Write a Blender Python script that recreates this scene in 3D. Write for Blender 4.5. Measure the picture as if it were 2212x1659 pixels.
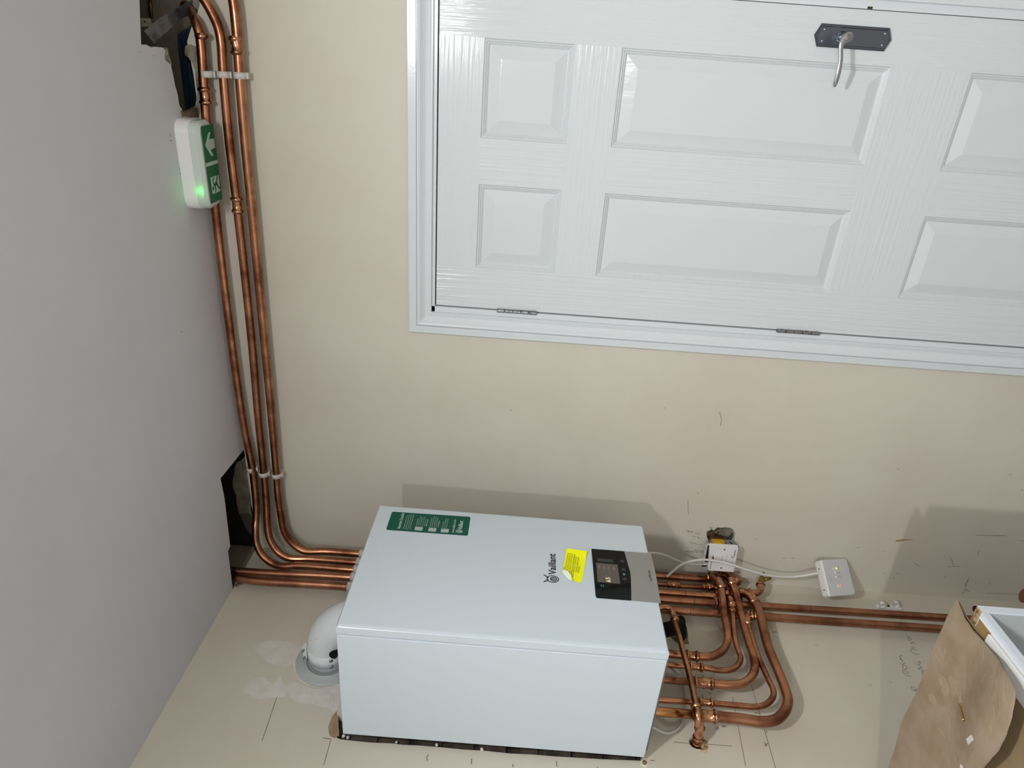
import bpy, bmesh, math, random
from mathutils import Vector, Matrix, Euler
random.seed(7)
for o in list(bpy.data.objects): bpy.data.objects.remove(o)
S = bpy.context.scene; COL = S.collection
W, H = 2212, 1659
# ------------------------------------------------------------------ camera (held sideways, as the photo was)
F = 1463.4843; CP = Vector((1.4978, -1.7209, 1.7557)); PPX, PPY = 1116.245, 839.167
RR = Vector((0.06383456, 0.03399189, -0.99738142)); RD = Vector((-0.89329886, -0.44361136, -0.07229183)); RF = Vector((-0.44490707, 0.8955744, 0.00204718))
cd = bpy.data.cameras.new('camera'); cam = bpy.data.objects.new('camera', cd); COL.objects.link(cam)
m = Matrix(((RR.x, -RD.x, -RF.x, CP.x), (RR.y, -RD.y, -RF.y, CP.y), (RR.z, -RD.z, -RF.z, CP.z), (0, 0, 0, 1)))
cam.matrix_world = m
cd.sensor_fit = 'HORIZONTAL'; cd.sensor_width = 36; cd.lens = F / W * 36
cd.shift_x = -(PPX - W / 2) / W; cd.shift_y = (PPY - H / 2) / W; cd.clip_start = .01
S.camera = cam
# ------------------------------------------------------------------ world, lights, exposure
w = bpy.data.worlds.new('world'); S.world = w; w.use_nodes = True
w.node_tree.nodes['Background'].inputs[0].default_value = (.93, .97, 1, 1); w.node_tree.nodes['Background'].inputs[1].default_value = 1.0
def lamp(name, loc, size, power, col, ratio=1.3):
    l = bpy.data.lights.new(name, 'POINT'); l.shadow_soft_size = size; l.energy = power; l.color = col
    o = bpy.data.objects.new(name, l); o.location = loc; COL.objects.link(o)
    a = bpy.data.lights.new(name, 'AREA'); a.shape = 'DISK'; a.size = size*2; a.energy = power*ratio; a.color = col
    o = bpy.data.objects.new(name, a); o.location = Vector(loc) + Vector((0, 0, .03)); COL.objects.link(o); return o
lamp('ceiling_light', (1.60, -1.60, 2.45), .06, 19, (1.0, .995, .985))
lamp('ceiling_light', (1.73, -4.05, 2.45), .06, 46, (1.0, .995, .985))
S.view_settings.view_transform = 'Standard'; S.view_settings.look = 'None'
S.view_settings.exposure = -0.13; S.view_settings.gamma = 1; S.view_settings.use_curve_mapping = False
# ------------------------------------------------------------------ helpers
def at(u, v, ax, c):
    d = RR * ((u - PPX) / F) + RD * ((v - PPY) / F) + RF
    i = 'xyz'.index(ax); return CP + d * ((c - CP[i]) / d[i])
def atp(u, v, p, n):
    d = RR * ((u - PPX) / F) + RD * ((v - PPY) / F) + RF
    return CP + d * ((Vector(p) - CP).dot(Vector(n)) / d.dot(Vector(n)))
def srgb(h):
    c = [int(h[i:i+2], 16) / 255 for i in (0, 2, 4)]
    return tuple(x / 12.92 if x <= .04045 else ((x + .055) / 1.055) ** 2.4 for x in c) + (1,)
MATS = {}
def mat(name, col, rough=.5, metal=0, noise=0, nscale=8, bump=0, bscale=60, bmap=(1, 1, 1), col2=None, emit=0, coat=0, spec=.5, alpha=1, trans=0, bdist=.001, nmap=(1, 1, 1), rnoise=0, nlo=.4, nhi=.65):
    if name in MATS: return MATS[name]
    M = bpy.data.materials.new(name); M.use_nodes = True; nt = M.node_tree; b = nt.nodes['Principled BSDF']
    if isinstance(col, str): col = srgb(col)
    b.inputs['Base Color'].default_value = col; b.inputs['Roughness'].default_value = rough; b.inputs['Metallic'].default_value = metal
    b.inputs['Specular IOR Level'].default_value = spec; b.inputs['Coat Weight'].default_value = coat; b.inputs['Coat Roughness'].default_value = .08
    b.inputs['Transmission Weight'].default_value = trans; b.inputs['Alpha'].default_value = alpha
    tc = nt.nodes.new('ShaderNodeTexCoord')
    def mp(sc):
        n = nt.nodes.new('ShaderNodeMapping'); n.inputs['Scale'].default_value = sc; nt.links.new(tc.outputs['Object'], n.inputs[0]); return n
    if col2 is not None:
        if isinstance(col2, str): col2 = srgb(col2)
        n = nt.nodes.new('ShaderNodeTexNoise'); n.inputs['Scale'].default_value = nscale; n.inputs['Detail'].default_value = 6; n.inputs['Roughness'].default_value = .6
        nt.links.new(mp(nmap).outputs[0], n.inputs['Vector'])
        r = nt.nodes.new('ShaderNodeMapRange'); r.inputs[1].default_value = nlo; r.inputs[2].default_value = nhi
        nt.links.new(n.outputs['Fac'], r.inputs[0])
        x = nt.nodes.new('ShaderNodeMix'); x.data_type = 'RGBA'; x.inputs['A'].default_value = col; x.inputs['B'].default_value = col2
        nt.links.new(r.outputs[0], x.inputs['Factor']); nt.links.new(x.outputs['Result'], b.inputs['Base Color'])
        if rnoise:
            q = nt.nodes.new('ShaderNodeMapRange'); q.inputs[3].default_value = rough; q.inputs[4].default_value = rough + rnoise
            nt.links.new(r.outputs[0], q.inputs[0]); nt.links.new(q.outputs[0], b.inputs['Roughness'])
    if bump:
        n = nt.nodes.new('ShaderNodeTexNoise'); n.inputs['Scale'].default_value = bscale; n.inputs['Detail'].default_value = 4
        nt.links.new(mp(bmap).outputs[0], n.inputs['Vector'])
        p = nt.nodes.new('ShaderNodeBump'); p.inputs['Strength'].default_value = bump; p.inputs['Distance'].default_value = bdist
        nt.links.new(n.outputs['Fac'], p.inputs['Height']); nt.links.new(p.outputs[0], b.inputs['Normal'])
    if emit:
        b.inputs['Emission Color'].default_value = col; b.inputs['Emission Strength'].default_value = emit
    MATS[name] = M; return M
cream = mat('cream_paint', 'cbc6b9', .62, col2='c5beb0', nscale=2.2, bump=.12, bscale=170, bdist=.0012)
ceilm = mat('ceiling_paint', 'd0d1d8', .85, col2='cacad2', nscale=1.5, bump=.1, bscale=200)
gloss = mat('gloss_white_trim', 'd0d6da', .2, bump=.2, bscale=160, bdist=.0006, coat=0)
glossv = mat('gloss_white_grain_upright', 'ced4d7', .13, bump=1, bscale=1, bmap=(140, 140, 3), bdist=.0020, coat=0)
glossh = mat('gloss_white_grain_across', 'ced4d7', .16, bump=1, bscale=1, bmap=(5, 130, 140), bdist=.0014, coat=0)
glossp = mat('gloss_white_grain_panel', 'cdd3d6', .16, bump=.6, bscale=1, bmap=(60, 60, 8), bdist=.0012, coat=0)
boilw = mat('boiler_white_enamel', 'cad6df', .32, bump=.04, bscale=350, coat=.2)
copper = mat('copper', 'c28b6b', .22, 1, col2='7f4d38', nscale=14, nmap=(1, 1, 1), rnoise=.16)
copd = mat('dull_copper', 'b98467', .3, 1, col2='80533f', nscale=9, rnoise=.15)
copf = mat('bright_copper_fitting', 'd09c7a', .2, 1, col2='8f5b40', nscale=60, bump=.35, bscale=130, bdist=.001)
brass = mat('brass', '9c8a4a', .35, 1, col2='7c6c34', nscale=60)
whitepl = mat('white_plastic', 'dededd', .38)
clipm = mat('milky_clip_plastic', 'c9c5c0', .45)
blackpl = mat('black_rubber', '0b0b0c', .8, spec=.2)
chrome = mat('satin_chrome', 'b9bcc2', .2, 1)
plate_refl = mat('plate_dark_reflection', '6a6e78', .32, 1)  # reflection of dark surroundings put into the colour of the shiny plate
steel = mat('hinge_steel', 'a9abad', .3, 1, col2='707274', nscale=90)
blackg = mat('black_glass', '050607', .07, spec=.22)
graypl = mat('grey_fascia', '8e8d89', .45)
ink = mat('dark_ink', '1d2021', .6)
pencil = mat('pencil_line', '5b554b', .8)
scuff = mat('brown_scuff', '8a7457', .8)
white_ink = mat('pale_print', 'c9d6cf', .6)
greenl = mat('green_label', '0f5545', .6, spec=.25)
yellowl = mat('fluorescent_yellow_label', 'fbff0c', .55, spec=.25)
yellowp = mat('yellow_plastic', 'b08e12', .5)
card = mat('brown_cardboard', 'a1907b', .75, col2='8f7c64', nscale=13, bump=.1, bscale=90)
carde = mat('cardboard_edge', '80694c', .9, bump=.6, bscale=200)
chip = mat('raw_chipboard', 'b39c74', .9, col2='6a5334', nscale=110, bump=.6, bscale=160, nlo=.45, nhi=.6)
melam = mat('white_melamine', 'd5dde8', .35)
melamg = mat('grey_melamine', 'aab0b0', .5)
whitef = mat('white_edging', 'e6e8e8', .35)
plast = mat('fresh_white_filler', 'd5d1cb', .8, col2='cac5bc', nscale=30, bump=.5, bscale=35, bdist=.002)
brick = mat('dark_masonry', '5b5048', .95, col2='2c2622', nscale=18, bump=.8, bscale=50, bdist=.004)
block = mat('pale_masonry', '8d8372', .95, col2='5d5446', nscale=14, bump=.8, bscale=40, bdist=.004)
wood = mat('old_timber', '5a4a38', .9, col2='33291f', nscale=6, nmap=(1, 8, 8))
dark = mat('dark_void', '14110f', .95)  # near-black colour standing for the unlit depth of voids and holes
rust = mat('brown_stained_plaster', '6e4424', .9, col2='4a2d18', nscale=40)
floorm = mat('floor_concrete', 'a5a19b', .8, col2='98938c', nscale=4)
navy = mat('navy_plastic_sheet', '2c3d55', .3, col2='182230', nscale=20, nmap=(1, 8, 8))
foilm = mat('silver_foil_tape', 'a9b0b4', .35, .5, col2='4c5558', nscale=14, nmap=(1, 1, 6), bump=.5, bscale=30, bdist=.004)
greym = mat('grey_metal_box', '9b9ca0', .45, .3)
flgrey = mat('pale_grey_rubber', 'aab2b2', .5)
fluew = mat('flue_white', 'd3d7da', .35)

def link(o, parent=None, **kw):
    COL.objects.link(o)
    if parent is not None: o.parent = parent
    for k, v in kw.items(): o[k] = v
    return o
def obj(name, bm, M, parent=None, smooth=False, **kw):
    me = bpy.data.meshes.new(name); bm.normal_update(); bm.to_mesh(me); bm.free(); me.materials.append(M)
    if smooth:
        for p in me.polygons: p.use_smooth = True
    return link(bpy.data.objects.new(name, me), parent, **kw)
def thing(name, label, cat, group=None, loc=(0, 0, 0)):
    o = bpy.data.objects.new(name, None); o.location = loc; o.empty_display_size = .05
    link(o); o['label'] = label; o['category'] = cat
    if group: o['group'] = group
    return o
def tag(o, label, cat, group=None):
    o['label'] = label; o['category'] = cat
    if group: o['group'] = group
    return o
def reparent(o, p):   # keep world coordinates while parent has only a location
    o.parent = p; o.matrix_parent_inverse = Matrix.Translation(-p.location); return o
def bx(bm, a, b, bev=0, seg=2):
    vs = []
    t = bmesh.new(); bmesh.ops.create_cube(t, size=1)
    a = Vector(a); b = Vector(b)
    for v in t.verts: v.co = Vector(((a[i] + b[i]) / 2 + v.co[i] * abs(b[i] - a[i]) for i in range(3)))
    if bev: bmesh.ops.bevel(t, geom=t.edges[:], offset=bev, segments=seg, affect='EDGES', profile=.5)
    me = bpy.data.meshes.new('t'); t.to_mesh(me); t.free(); bm.from_mesh(me); bpy.data.meshes.remove(me); return bm
def box(name, a, b, M, parent=None, bev=0, **kw): return obj(name, bx(bmesh.new(), a, b, bev), M, parent, **kw)
def obox(bm, M4, size, bev=0):
    t = bmesh.new(); bmesh.ops.create_cube(t, size=1)
    for v in t.verts: v.co = Vector((v.co[i] * size[i] for i in range(3)))
    if bev: bmesh.ops.bevel(t, geom=t.edges[:], offset=bev, segments=2, affect='EDGES', profile=.5)
    t.transform(M4); me = bpy.data.meshes.new('t'); t.to_mesh(me); t.free(); bm.from_mesh(me); bpy.data.meshes.remove(me); return bm
def frame(o, z, up=Vector((0, 0, 1))):
    z = Vector(z).normalized(); up = Vector(up)
    if abs(z.dot(up)) > .98: up = Vector((0, 1, 0))
    x = up.cross(z).normalized(); y = z.cross(x)
    return Matrix(((x.x, y.x, z.x, o[0]), (x.y, y.y, z.y, o[1]), (x.z, y.z, z.z, o[2]), (0, 0, 0, 1)))
def cr(pts, n=6):
    P = [Vector(p) for p in pts]
    if len(P) < 3: return P
    E = [P[0] * 2 - P[1]] + P + [P[-1] * 2 - P[-2]]; out = []
    for i in range(1, len(E) - 2):
        a, b, c, d = E[i-1:i+3]
        # centripetal to avoid overshoot on uneven spacing
        t1 = max((b - a).length ** .5, 1e-5); t2 = t1 + max((c - b).length ** .5, 1e-5); t3 = t2 + max((d - c).length ** .5, 1e-5)
        for k in range(n):
            t = t1 + (t2 - t1) * k / n
            A1 = a * ((t1 - t) / t1) + b * (t / t1); A2 = b * ((t2 - t) / (t2 - t1)) + c * ((t - t1) / (t2 - t1)); A3 = c * ((t3 - t) / (t3 - t2)) + d * ((t - t2) / (t3 - t2))
            B1 = A1 * ((t2 - t) / t2) + A2 * (t / t2); B2 = A2 * ((t3 - t) / (t3 - t1)) + A3 * ((t - t1) / (t3 - t1))
            out.append(B1 * ((t2 - t) / (t2 - t1)) + B2 * ((t - t1) / (t2 - t1)))
    return out + [P[-1]]
def sweep(bm, P, rad, seg=18, cap=True, flat=1.0, up=None):
    P = [Vector(p) for p in P]; n = len(P); T = []
    for i in range(n): T.append((P[min(i+1, n-1)] - P[max(i-1, 0)]).normalized())
    u = Vector(up) if up else (Vector((0, 0, 1)) if abs(T[0].z) < .9 else Vector((0, 1, 0)))
    u = (u - T[0] * u.dot(T[0])).normalized(); rings = []
    for i in range(n):
        u = (u - T[i] * u.dot(T[i])).normalized(); v = T[i].cross(u)
        r = rad[i] if isinstance(rad, (list, tuple)) else rad
        rings.append([bm.verts.new(P[i] + u * (math.cos(2*math.pi*k/seg) * r) + v * (math.sin(2*math.pi*k/seg) * r * flat)) for k in range(seg)])
    for a, b in zip(rings, rings[1:]):
        for k in range(seg): bm.faces.new((a[k], a[(k+1) % seg], b[(k+1) % seg], b[k]))
    if cap: bm.faces.new(rings[0][::-1]); bm.faces.new(rings[-1])
    return bm
def tube(name, pts, r, M, parent=None, n=8, seg=20, **kw):
    return obj(name, sweep(bmesh.new(), cr(pts, n) if n else pts, r, seg), M, parent, True, **kw)
def lathe(bm, o, z, prof, seg=28):
    F4 = frame(o, z); rings = []
    for t, r in prof: rings.append([bm.verts.new(F4 @ Vector((r*math.cos(2*math.pi*k/seg), r*math.sin(2*math.pi*k/seg), t))) for k in range(seg)])
    for a, b in zip(rings, rings[1:]):
        for k in range(seg): bm.faces.new((a[k], a[(k+1) % seg], b[(k+1) % seg], b[k]))
    if prof[0][1] > 0: bm.faces.new(rings[0][::-1])
    if prof[-1][1] > 0: bm.faces.new(rings[-1])
    return bm
def bead(t, r, w=.004, h=.0032):
    return [(t - w, r), (t - w*.7, r + h*.75), (t, r + h), (t + w*.7, r + h*.75), (t + w, r)]
def coupling(a, b, r, parent, name='press_coupling', two=True, mid=False):
    a = Vector(a); b = Vector(b); L = (b - a).length; R = r + .0014
    pr = [(-.001, r * .9), (-.0005, R)] + bead(.005, R) + ([(L*.5 - .006, R), (L*.5, R + .0022), (L*.5 + .006, R)] if mid else [(L*.3, R), (L*.5, R - .0004)]) + bead(L - .005, R) + [(L + .0005, R), (L + .001, r * .9)]
    return obj(name, lathe(bmesh.new(), a, b - a, pr, 28), copf, parent, True)
def elbow(a, c, b, r, parent, name='press_elbow'):
    """press elbow: a -> corner c -> b with beads at both ends"""
    a, c, b = Vector(a), Vector(c), Vector(b); R = r + .0016; P = []; rad = []
    for i in range(15):
        t = i / 14; P.append(a*(1-t)**2 + c*2*t*(1-t) + b*t*t)
    P = [a + (a - c).normalized()*.012] + P + [b + (b - c).normalized()*.012]
    bm = sweep(bmesh.new(), P, R, 22)
    for e, d in ((P[0], (a - c)), (P[-1], (b - c))):
        lathe(bm, e - d.normalized()*.006, d, [(-.001, R*.98)] + bead(.004, R) + [(.009, R*.98)], 24)
    return obj(name, bm, copf, parent, True)
def rect_face(bm, pts): return bm.faces.new([bm.verts.new(p) for p in pts])
def slab(name, pts, off, M, parent=None, **kw):
    """closed polygon pts (3D, coplanar) extruded by vector off"""
    bm = bmesh.new(); off = Vector(off)
    a = [bm.verts.new(p) for p in pts]; b = [bm.verts.new(Vector(p) + off) for p in pts]
    n = len(a)
    f1 = bm.faces.new(a); f2 = bm.faces.new(b[::-1])
    for i in range(n): bm.faces.new((a[i], b[i], b[(i+1) % n], a[(i+1) % n]))
    bmesh.ops.triangulate(bm, faces=[f1, f2])
    bmesh.ops.recalc_face_normals(bm, faces=bm.faces[:])
    return obj(name, bm, M, parent, **kw)
def sheet_with_holes(name, loops, depth, M, parent=None, **kw):
    bm = bmesh.new(); ed = []
    for lp in loops:
        vs = [bm.verts.new(p) for p in lp]
        for i in range(len(vs)): ed.append(bm.edges.new((vs[i], vs[(i+1) % len(vs)])))
    bmesh.ops.triangle_fill(bm, edges=ed, use_beauty=True, use_dissolve=False)
    g = bmesh.ops.extrude_face_region(bm, geom=bm.faces[:])
    vs = [e for e in g['geom'] if isinstance(e, bmesh.types.BMVert)]
    bmesh.ops.translate(bm, verts=vs, vec=Vector(depth))
    # the extrusion removed the original faces' place: refill front
    bmesh.ops.recalc_face_normals(bm, faces=bm.faces[:])
    return obj(name, bm, M, parent, **kw)
def ribbon(name, pts, wd, nrm, M, parent, off=.0006, jit=0, **kw):
    """thin drawn stroke lying on a surface"""
    nrm = Vector(nrm).normalized(); P = [Vector(p) + nrm*off for p in pts]; bm = bmesh.new(); L = []
    for i, p in enumerate(P):
        t = (P[min(i+1, len(P)-1)] - P[max(i-1, 0)]).normalized(); s = t.cross(nrm) * wd / 2 * (1 + jit*random.uniform(-1, 1))
        L.append((bm.verts.new(p + s), bm.verts.new(p - s)))
    for (a, b), (c, d) in zip(L, L[1:]): bm.faces.new((a, b, d, c))
    return obj(name, bm, M, parent, **kw)
def strokes(name, lists, wd, ax, c, nrm, M, parent, **kw):
    nrm = Vector(nrm); bm = bmesh.new()
    for pts in lists:
        P = [at(u, v, ax, c) + nrm*.0006 for u, v in pts]
        if len(P) > 2: P = cr(P, 4)
        L = []
        for i, p in enumerate(P):
            t = (P[min(i+1, len(P)-1)] - P[max(i-1, 0)]).normalized(); s = t.cross(nrm) * wd / 2
            L.append((bm.verts.new(p + s), bm.verts.new(p - s)))
        for (a, b), (cc, d) in zip(L, L[1:]): bm.faces.new((a, b, d, cc))
    return obj(name, bm, M, parent, **kw)
def text(name, s, o, right, upv, height, width, M, parent=None, off=.0004, bold=0, **kw):
    cu = bpy.data.curves.new('t', 'FONT'); cu.body = s; cu.size = 1; cu.offset = bold; cu.resolution_u = 3
    to = bpy.data.objects.new('t', cu); COL.objects.link(to); bpy.context.view_layer.update()
    dg = bpy.context.evaluated_depsgraph_get(); me = bpy.data.meshes.new_from_object(to.evaluated_get(dg))
    bpy.data.objects.remove(to); bpy.data.curves.remove(cu)
    xs = [v.co.x for v in me.vertices]; ys = [v.co.y for v in me.vertices]
    x0, x1, y0, y1 = min(xs), max(xs), min(ys), max(ys)
    right = Vector(right).normalized(); upv = Vector(upv).normalized(); n = right.cross(upv); o = Vector(o)
    for v in me.vertices:
        v.co = o + right * ((v.co.x - x0) / (x1 - x0) * width) + upv * ((v.co.y - y0) / (y1 - y0) * height) + n * off
    me.materials.clear(); me.materials.append(M); me.name = name
    return link(bpy.data.objects.new(name, me), parent, **kw)

X0, X1, Y0, Y1, ZC = 0.0, 3.3, -5.6, 0.0, 2.567
# ------------------------------------------------------------------ the room
box('floor', (X0-.1, Y0-.1, -.1), (X1+.1, Y1+.1, 0), floorm, kind='structure')
box('wall_right', (X1, Y0, 0), (X1+.1, Y1, ZC), cream, kind='structure')
# ceiling board with its two cut-outs
def jag(pts, amp=.0025, n=4):
    out = []
    for i, p in enumerate(pts):
        q = pts[(i+1) % len(pts)]; p = Vector(p); q = Vector(q)
        out.append(p)
        for k in range(1, n):
            t = k / n; d = (q - p); s = Vector((d.y, -d.x, 0)).normalized() if abs(d.z) < 1e-6 else Vector((0, 0, 0))
            out.append(p.lerp(q, t) + s*random.uniform(-amp, amp))
    return out
c1 = [Vector((1.313, 0, ZC))] + jag([(1.318, -.075, ZC), (1.342, -.089, ZC), (1.418, -.100, ZC), (1.448, -.108, ZC), (1.456, -.135, ZC), (1.460, -.210, ZC)], .003, 4)[:-3] + [Vector(p) for p in ((1.541, -.189, ZC), (1.66, -.17, ZC), (1.66, 0, ZC))]
ce_out = [(X0, Y0, ZC), (X1, Y0, ZC), (X1, 0, ZC)] + list(reversed(c1)) + [(.372, 0, ZC), (.378, -.165, ZC), (.307, -.160, ZC), (.143, -.170, ZC), (.138, -.187, ZC), (0, -.195, ZC)]
sheet_with_holes('ceiling', [ce_out], (0, 0, .0125), ceilm, kind='structure')
# void above the ceiling: boarding, joists, masonry and fill, some near-black to stand for shade
vo = box('trim_1', (X0-.15, -1.2, ZC+.24), (X1, .3, ZC+.27), wood, kind='structure')
box('trim_2', (.40, -1.2, ZC+.0126), (1.30, -.05, ZC+.24), wood, kind='structure')
box('trim_3', (1.66, -1.2, ZC+.0126), (1.74, .14, ZC+.24), wood, kind='structure')
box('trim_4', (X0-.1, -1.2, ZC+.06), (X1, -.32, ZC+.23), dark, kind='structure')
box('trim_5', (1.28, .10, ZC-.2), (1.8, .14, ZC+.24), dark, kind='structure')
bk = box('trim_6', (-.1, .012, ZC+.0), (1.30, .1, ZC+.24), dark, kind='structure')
# walls with holes
def W3(pts, ax, c): return [at(u, v, ax, c) for u, v in pts]
hole_sock = W3([(1530,1136),(1536,1140),(1546,1139),(1558,1140),(1566,1139),(1577,1140),(1584,1144),(1588,1152),(1586,1166),(1580,1178),(1560,1176),(1532,1174),(1526,1156),(1527,1147),(1533,1146),(1537,1143)], 'y', 0)
wt = [(-.0, 0, 0), (.3, 0, 0), (3.3, 0, 0), (3.3, 0, ZC), (1.6, 0, ZC), (1.318, 0, ZC), (0, 0, ZC)]
DX0, DX1, DZ = .868, 1.636, 1.999    # lining opening
wb = sheet_with_holes('wall_back', [[(0,0,0), (DX0,0,0), (DX0,0,DZ), (DX1,0,DZ), (DX1,0,0), (X1,0,0), (X1,0,ZC), (1.66,0,ZC)] + W3([(434,-30),(431,12),(424,38),(413,60),(404,90)], 'y', 0) + [(1.40,0,ZC), (0,0,ZC)], hole_sock], (0, .03, 0), cream, kind='structure')
box('wall_back_masonry', (0, .03, 0), (DX0, .06, ZC), block, wb, kind='structure')
# torn plaster above the ceiling line behind the pipes (left hole) and ragged plaster in right hole
def rag(name, pts, ax, c, off, M, parent, n=3, amp=2.0, lift=0):
    P = []
    for i, p in enumerate(pts):
        q = pts[(i+1) % len(pts)]
        for k in range(n):
            t = k/n; P.append((p[0]+(q[0]-p[0])*t + (random.uniform(-amp, amp) if k else 0), p[1]+(q[1]-p[1])*t + (random.uniform(-amp, amp) if k else 0)))
    return sheet_with_holes(name, [W3(P, ax, c)], off, M, parent)
def patch(name, pts, ax, c, off, M, parent, amp=1.2):
    Q = cr([Vector((p[0], p[1], 0)) for p in pts + pts[:3]], 5)[5:-10]
    P = [(q.x + random.uniform(-amp, amp), q.y + random.uniform(-amp, amp)) for q in Q]
    return sheet_with_holes(name, [W3(P, ax, c)], off, M, parent)
# left wall
hz0, hz1 = 1.405, 2.118
chase = [(0, -.30, hz0)] + W3([(1388,1643.5),(1300,1640),(1200,1634),(1150,1630),(1100,1627.5),(1050,1622),(1000,1619),(950,1614),(900,1610),(870,1609),(850,1606),(800,1604),(760,1600),(735,1597),(724,1592),(727,1575),(731,1545)], 'x', 0) + [(0, -.60, hz1), (0, -.30, hz1)]
pipe_hole = W3([(1488,1600),(1492,1594),(1500,1591),(1512,1592),(1522,1596),(1527,1601),(1528,1610),(1524,1618),(1518,1622),(1506,1618),(1496,1614),(1490,1608)], 'x', 0)
trap_hole = W3([(1444,1371),(1452,1380),(1462,1389),(1486,1390),(1486,1370),(1484,1355),(1470,1345),(1452,1352)], 'x', 0)
wl = sheet_with_holes('wall_left', [[(0, Y0, 0), (0, 0, 0), (0, 0, ZC), (0, -.195, ZC), (0, Y0, ZC)], chase, pipe_hole, trap_hole], (-.025, 0, 0), cream, kind='structure')
box('wall_left_masonry', (-.12, Y0, 0), (-.025, 0, ZC+.24), block, wl, kind='structure')
box('chase_back', (-.0249, -.70, 1.39), (-.018, -.3, 2.14), brick, wl)
box('wall_left_top', (-.025, -.32, ZC+.0001), (0, .0, ZC+.24), mat('shaded_wall_grey', '7d746a', .9), wl, kind='structure')  # wall above the ceiling, its shade put into the grey
# bricks glimpsed in the chase behind the boiler
for i in range(9):
    z = 1.41 + i*.078
    box('brick', (-.018, -.70, z), (-.010 + random.uniform(-.003, .002), -.50, z+.066), brick, wl)
for i, (u, v, s) in enumerate(((742,1590,.004),(751,1593,.004),(856,1603,.003),(943,1609,.004),(1041,1619,.004))):
    p = at(u, v, 'x', 0); bm = bmesh.new(); bmesh.ops.create_icosphere(bm, subdivisions=2, radius=s)
    for q in bm.verts: q.co = q.co * random.uniform(.7, 1.2) + p
    obj('mortar_lump', bm, plast, wl)
rag('torn_board_paper', [(727,1537),(731,1560),(732,1590),(722,1595),(713,1590),(709,1570),(716,1550)], 'x', 0, (.0012, 0, 0), mat('torn_paper', 'a48f74', .9, col2='8f7a60', nscale=40), wl, 3, 1.2)
# filler patches round the flue
for pts in ([(545,1395),(580,1385),(610,1384),(640,1392),(648,1410),(636,1425),(622,1440),(595,1437),(575,1428),(560,1412)],
            [(524,1490),(540,1470),(570,1463),(590,1478),(606,1458),(610,1475),(622,1490),(612,1505),(585,1508),(556,1509),(540,1500)],
            [(618,1478),(636,1474),(650,1478),(675,1488),(700,1486),(733,1476),(735,1520),(722,1538),(706,1528),(690,1526),(672,1520),(645,1517),(628,1505)],
            [(640,1400),(660,1392),(680,1400),(700,1440),(720,1470),(690,1482),(660,1478),(640,1460),(632,1430)]):
    patch('filler_patch', pts, 'x', 0, (.0003 + .0002*(pts[0][0] % 7)/7 + .00007*(pts[0][1] % 5), 0, 0), plast, wl, 1.1)
patch('filler_ridge', [(694,1500),(706,1494),(718,1502),(722,1520),(712,1532),(698,1522)], 'x', .0003, (.0010, 0, 0), plast, wl, .5)
patch('filler_ridge', [(640,1484),(660,1480),(676,1490),(686,1500),(674,1504),(655,1496)], 'x', .0003, (.0009, 0, 0), plast, wl, .5)
rag('filler_ring', [(1385,1643),(1392,1640),(1399,1643),(1401,1652),(1396,1657),(1387,1656),(1383,1650)], 'x', 0, (.002, 0, 0), mat('bright_filler', 'ddd8d0', .7), wl, 3, .6)
obj('wall_plug', lathe(bmesh.new(), at(1392, 1649, 'x', 0), (1, 0, 0), [(.0021, .0055), (.005, .0055), (.006, .003)], 12), mat('plug_brown', '7c6842', .8, bump=1, bscale=600), wl)
# plaster lips inside holes
rag('torn_plaster_lip', [(1478,1372),(1484,1378),(1488,1391),(1476,1390),(1479,1380)], 'x', .0005, (.002, 0, 0), scuff, wl, 3, .8)
rag('torn_plaster_lip', [(1514,1606),(1526,1604),(1529,1614),(1526,1626),(1519,1622),(1513,1615)], 'x', -.006, (.007, 0, 0), mat('broken_gypsum', 'b59c7c', .9, col2='876b4c', nscale=90, bump=.9, bscale=120, bdist=.003), wl, 4, 1.4)
rag('torn_plaster_lip', [(1507,1618),(1520,1621),(1529,1622),(1525,1630),(1518,1628),(1512,1622)], 'x', 0, (.0012, 0, 0), mat('gypsum_crumb', 'cbb896', .9), wl, 3, .8)
# broken plaster at the head of the left wall
rag('broken_plaster', [(503,1252),(512,1250),(522,1252),(535,1256),(524,1263),(512,1268),(503,1268)], 'x', .001, (.004, 0, 0), mat('crumbled_plaster', 'a59a8b', .95, col2='4e453c', nscale=70, bump=1, bscale=90, bdist=.004), wl, 4, 1.5)
# left ceiling hole: rough wall above the ceiling
rag('rough_plaster', [(510,1003),(530,985),(534,1000),(540,1060),(545,1110),(538,1108),(518,1110),(512,1080),(504,1040)], 'y', .010, (0, -.004, 0), block, wb, 4, 2)
rag('rough_plaster', [(520,1110),(545,1105),(552,1165),(540,1150),(530,1135)], 'y', .010, (0, -.004, 0), mat('brown_plaster', '5d5147', .95), wb, 3, 1.5)
# right ceiling hole: rough wall, membrane
rag('rough_plaster', [(400,118),(402,98),(414,96),(424,100),(432,240),(430,250),(408,245),(402,238),(422,228),(427,200),(422,150),(410,128)], 'y', 0, (0, -.002, 0), mat('torn_plaster', 'a09888', .95, col2='6b6152', nscale=35, bump=.8, bscale=60, bdist=.003), wb, 3, 1.2)
slab('navy_membrane', W3([(384,75),(412,56),(416,90),(404,110),(402,130),(418,150),(424,190),(424,232),(402,240),(392,160),(386,110)], 'y', .022), (0, .003, 0), navy, wb)
box('rough_block_face', (1.28, .03, ZC-.12), (1.8, .10, ZC+.24), mat('shadowed_block', '8a8478', .95, col2='6c665b', nscale=10), wb)
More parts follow.
